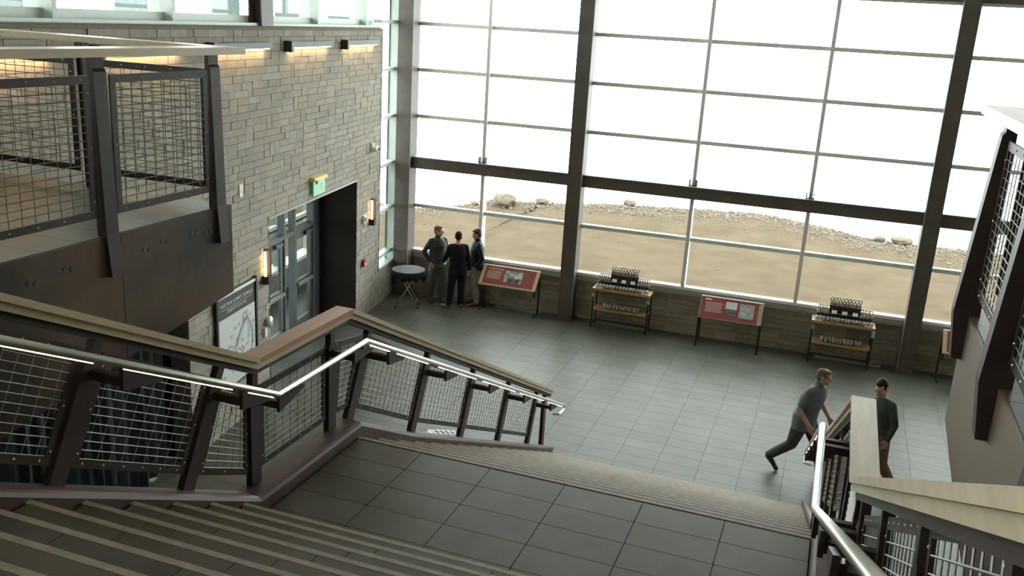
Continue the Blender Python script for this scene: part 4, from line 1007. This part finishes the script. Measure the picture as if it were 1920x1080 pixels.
ico = [(0, 0, 1), (.89, 0, .45), (.28, .85, .45), (-.72, .53, .45), (-.72, -.53, .45), (.28, -.85, .45), (.72, .53, -.45), (-.28, .85, -.45), (-.89, 0, -.45), (-.28, -.85, -.45), (.72, -.53, -.45), (0, 0, -1)]
icf = [(0,1,2),(0,2,3),(0,3,4),(0,4,5),(0,5,1),(1,6,2),(2,7,3),(3,8,4),(4,9,5),(5,10,1),(6,7,2),(7,8,3),(8,9,4),(9,10,5),(10,6,1),(11,7,6),(11,8,7),(11,9,8),(11,10,9),(11,6,10)]
def rock(mb, x, y, z, r, flat=.6):
    a = random.uniform(0, 6.3); ca, sa = math.cos(a), math.sin(a); vs = []
    for p in ico:
        k = r*random.uniform(.75, 1.2); u, v, w = p[0]*k, p[1]*k*.8, p[2]*k*flat; vs.append((x + u*ca - v*sa, y + u*sa + v*ca, z + w))
    mb.add(vs, icf)
for i in range(12000):
    x = random.uniform(-24, 9); e = abs(random.gauss(0, 1.5)) if random.random() < .96 else random.uniform(0, 13)
    y = ye(x) + .4 - e
    if y < 20.5: continue
    r = min(.11, abs(random.gauss(.02, .022)) + .012) * (1 if e < 3 else .6); rock(rk, x, y, gz(x, y) + r*.2, r)
tag(obj('rubble', rk, m_rubble), 'pale broken rubble scattered along the edge of the summit ground', 'rubble', kind='stuff')
for (x, y, r, f, lab) in ((-11.45, 31.9, .38, .70, 'large rounded pale boulder on the ridge outside the first window bay'), (-10.35, 33.0, .25, .55, 'angular boulder on the ridge just left of the middle column'), (-7.45, 35.2, .22, .62, 'small angular boulder on the ridge right of the middle column'), (2.45, 34.0, .30, .5, 'pointed grey rock at the ridge edge beside the far column'), (1.75, 34.1, .16, .6, 'small grey rock at the ridge edge near the pointed rock'), (-12.55, 31.6, .14, .6, 'low small rock on the ridge behind the standing men')):
    b = bmesh.new(); bmesh.ops.create_icosphere(b, subdivisions=3, radius=r)
    for v in b.verts:
        q = v.co.normalized(); k = 1 + .22*noise.noise(q*1.7 + Vector((x, y, 0))) + .08*noise.noise(q*5 + Vector((y, x, 2))); v.co = Vector((v.co.x*k*1.15, v.co.y*k*.85, v.co.z*k*f))
    me = bpy.data.meshes.new('boulder'); b.to_mesh(me); b.free(); o = obj('boulder', me, m_boulder); o.location = (x, y, gz(x, y) + r*f*.85); tag(o, lab, 'boulder', 'boulders on the summit ridge')
hb = MB(); vs = []; fs = []; nx, ny = 80, 24
for j in range(ny + 1):
    for i in range(nx + 1):
        x = -8 + 40*i/nx; y = 46 + 16*j/ny; v = j/ny; z = -6.2 + 3.2*math.sin(min(1, v*1.3)*PI/2)*(.35 + .65*min(1, max(0, (x + 5)/9))) + .5*noise.noise(Vector((x*.4, y*.4, 0))) + .22*noise.noise(Vector((x*1.5, y*1.5, 4)))
        if v > .8: z -= (v - .8)*9
        vs.append((x, y, z))
for j in range(ny):
    for i in range(nx): k = j*(nx+1) + i; fs.append((k, k+1, k+nx+2, k+nx+1))
tag(obj('hill', hb.add(vs, fs), m_hill, smooth=False), 'distant rocky slope, fog haze put into its pale colour, beyond the ridge', 'hill', kind='structure')
# terrace railing beyond the clerestory
tr = empty('terrace_railing', 'pale outdoor terrace railing seen through the clerestory windows', 'railing', ML @ Vector((-4, 4.0, 4.98)), AL)
obj('top_rail', MB().bar((-14, 0, 1.24), (14, 0, 1.24), .05, .07), m_rail_out, tr); obj('mid_rail', MB().bar((-14, 0, 1.12), (14, 0, 1.12), .04, .04), m_rail_out, tr)
for i in range(13):
    x = -13 + i*2.1; obj('post', MB().box(x - .02, x + .02, -.02, .02, .0, 1.24), m_rail_out, tr)
    w = MB()
    for k in range(14): w.box(x + .12 + k*.13, x + .126 + k*.13, -.003, .003, .1, .98)
    for k in range(8): w.box(x + .1, x + 1.95, -.003, .003, .1 + k*.12, .106 + k*.12)
    obj('infill_mesh', w, m_rail_out, tr, kind='stuff')
    if i % 2: obj('panel', MB().box(x + .03, x + .33, -.02, .0, .1, .98), m_rail_out, tr)
tag(obj('terrace', MB().box(-20, 14, 1.9, 3.4, 4.82, 4.96), m_dwall), 'outdoor terrace slab under the terrace railing', 'terrace', kind='structure')
te = bpy.data.objects['terrace']; te.matrix_world = ML @ Matrix.Translation((-8, 1.6, 0)) @ Matrix.Scale(1, 4)
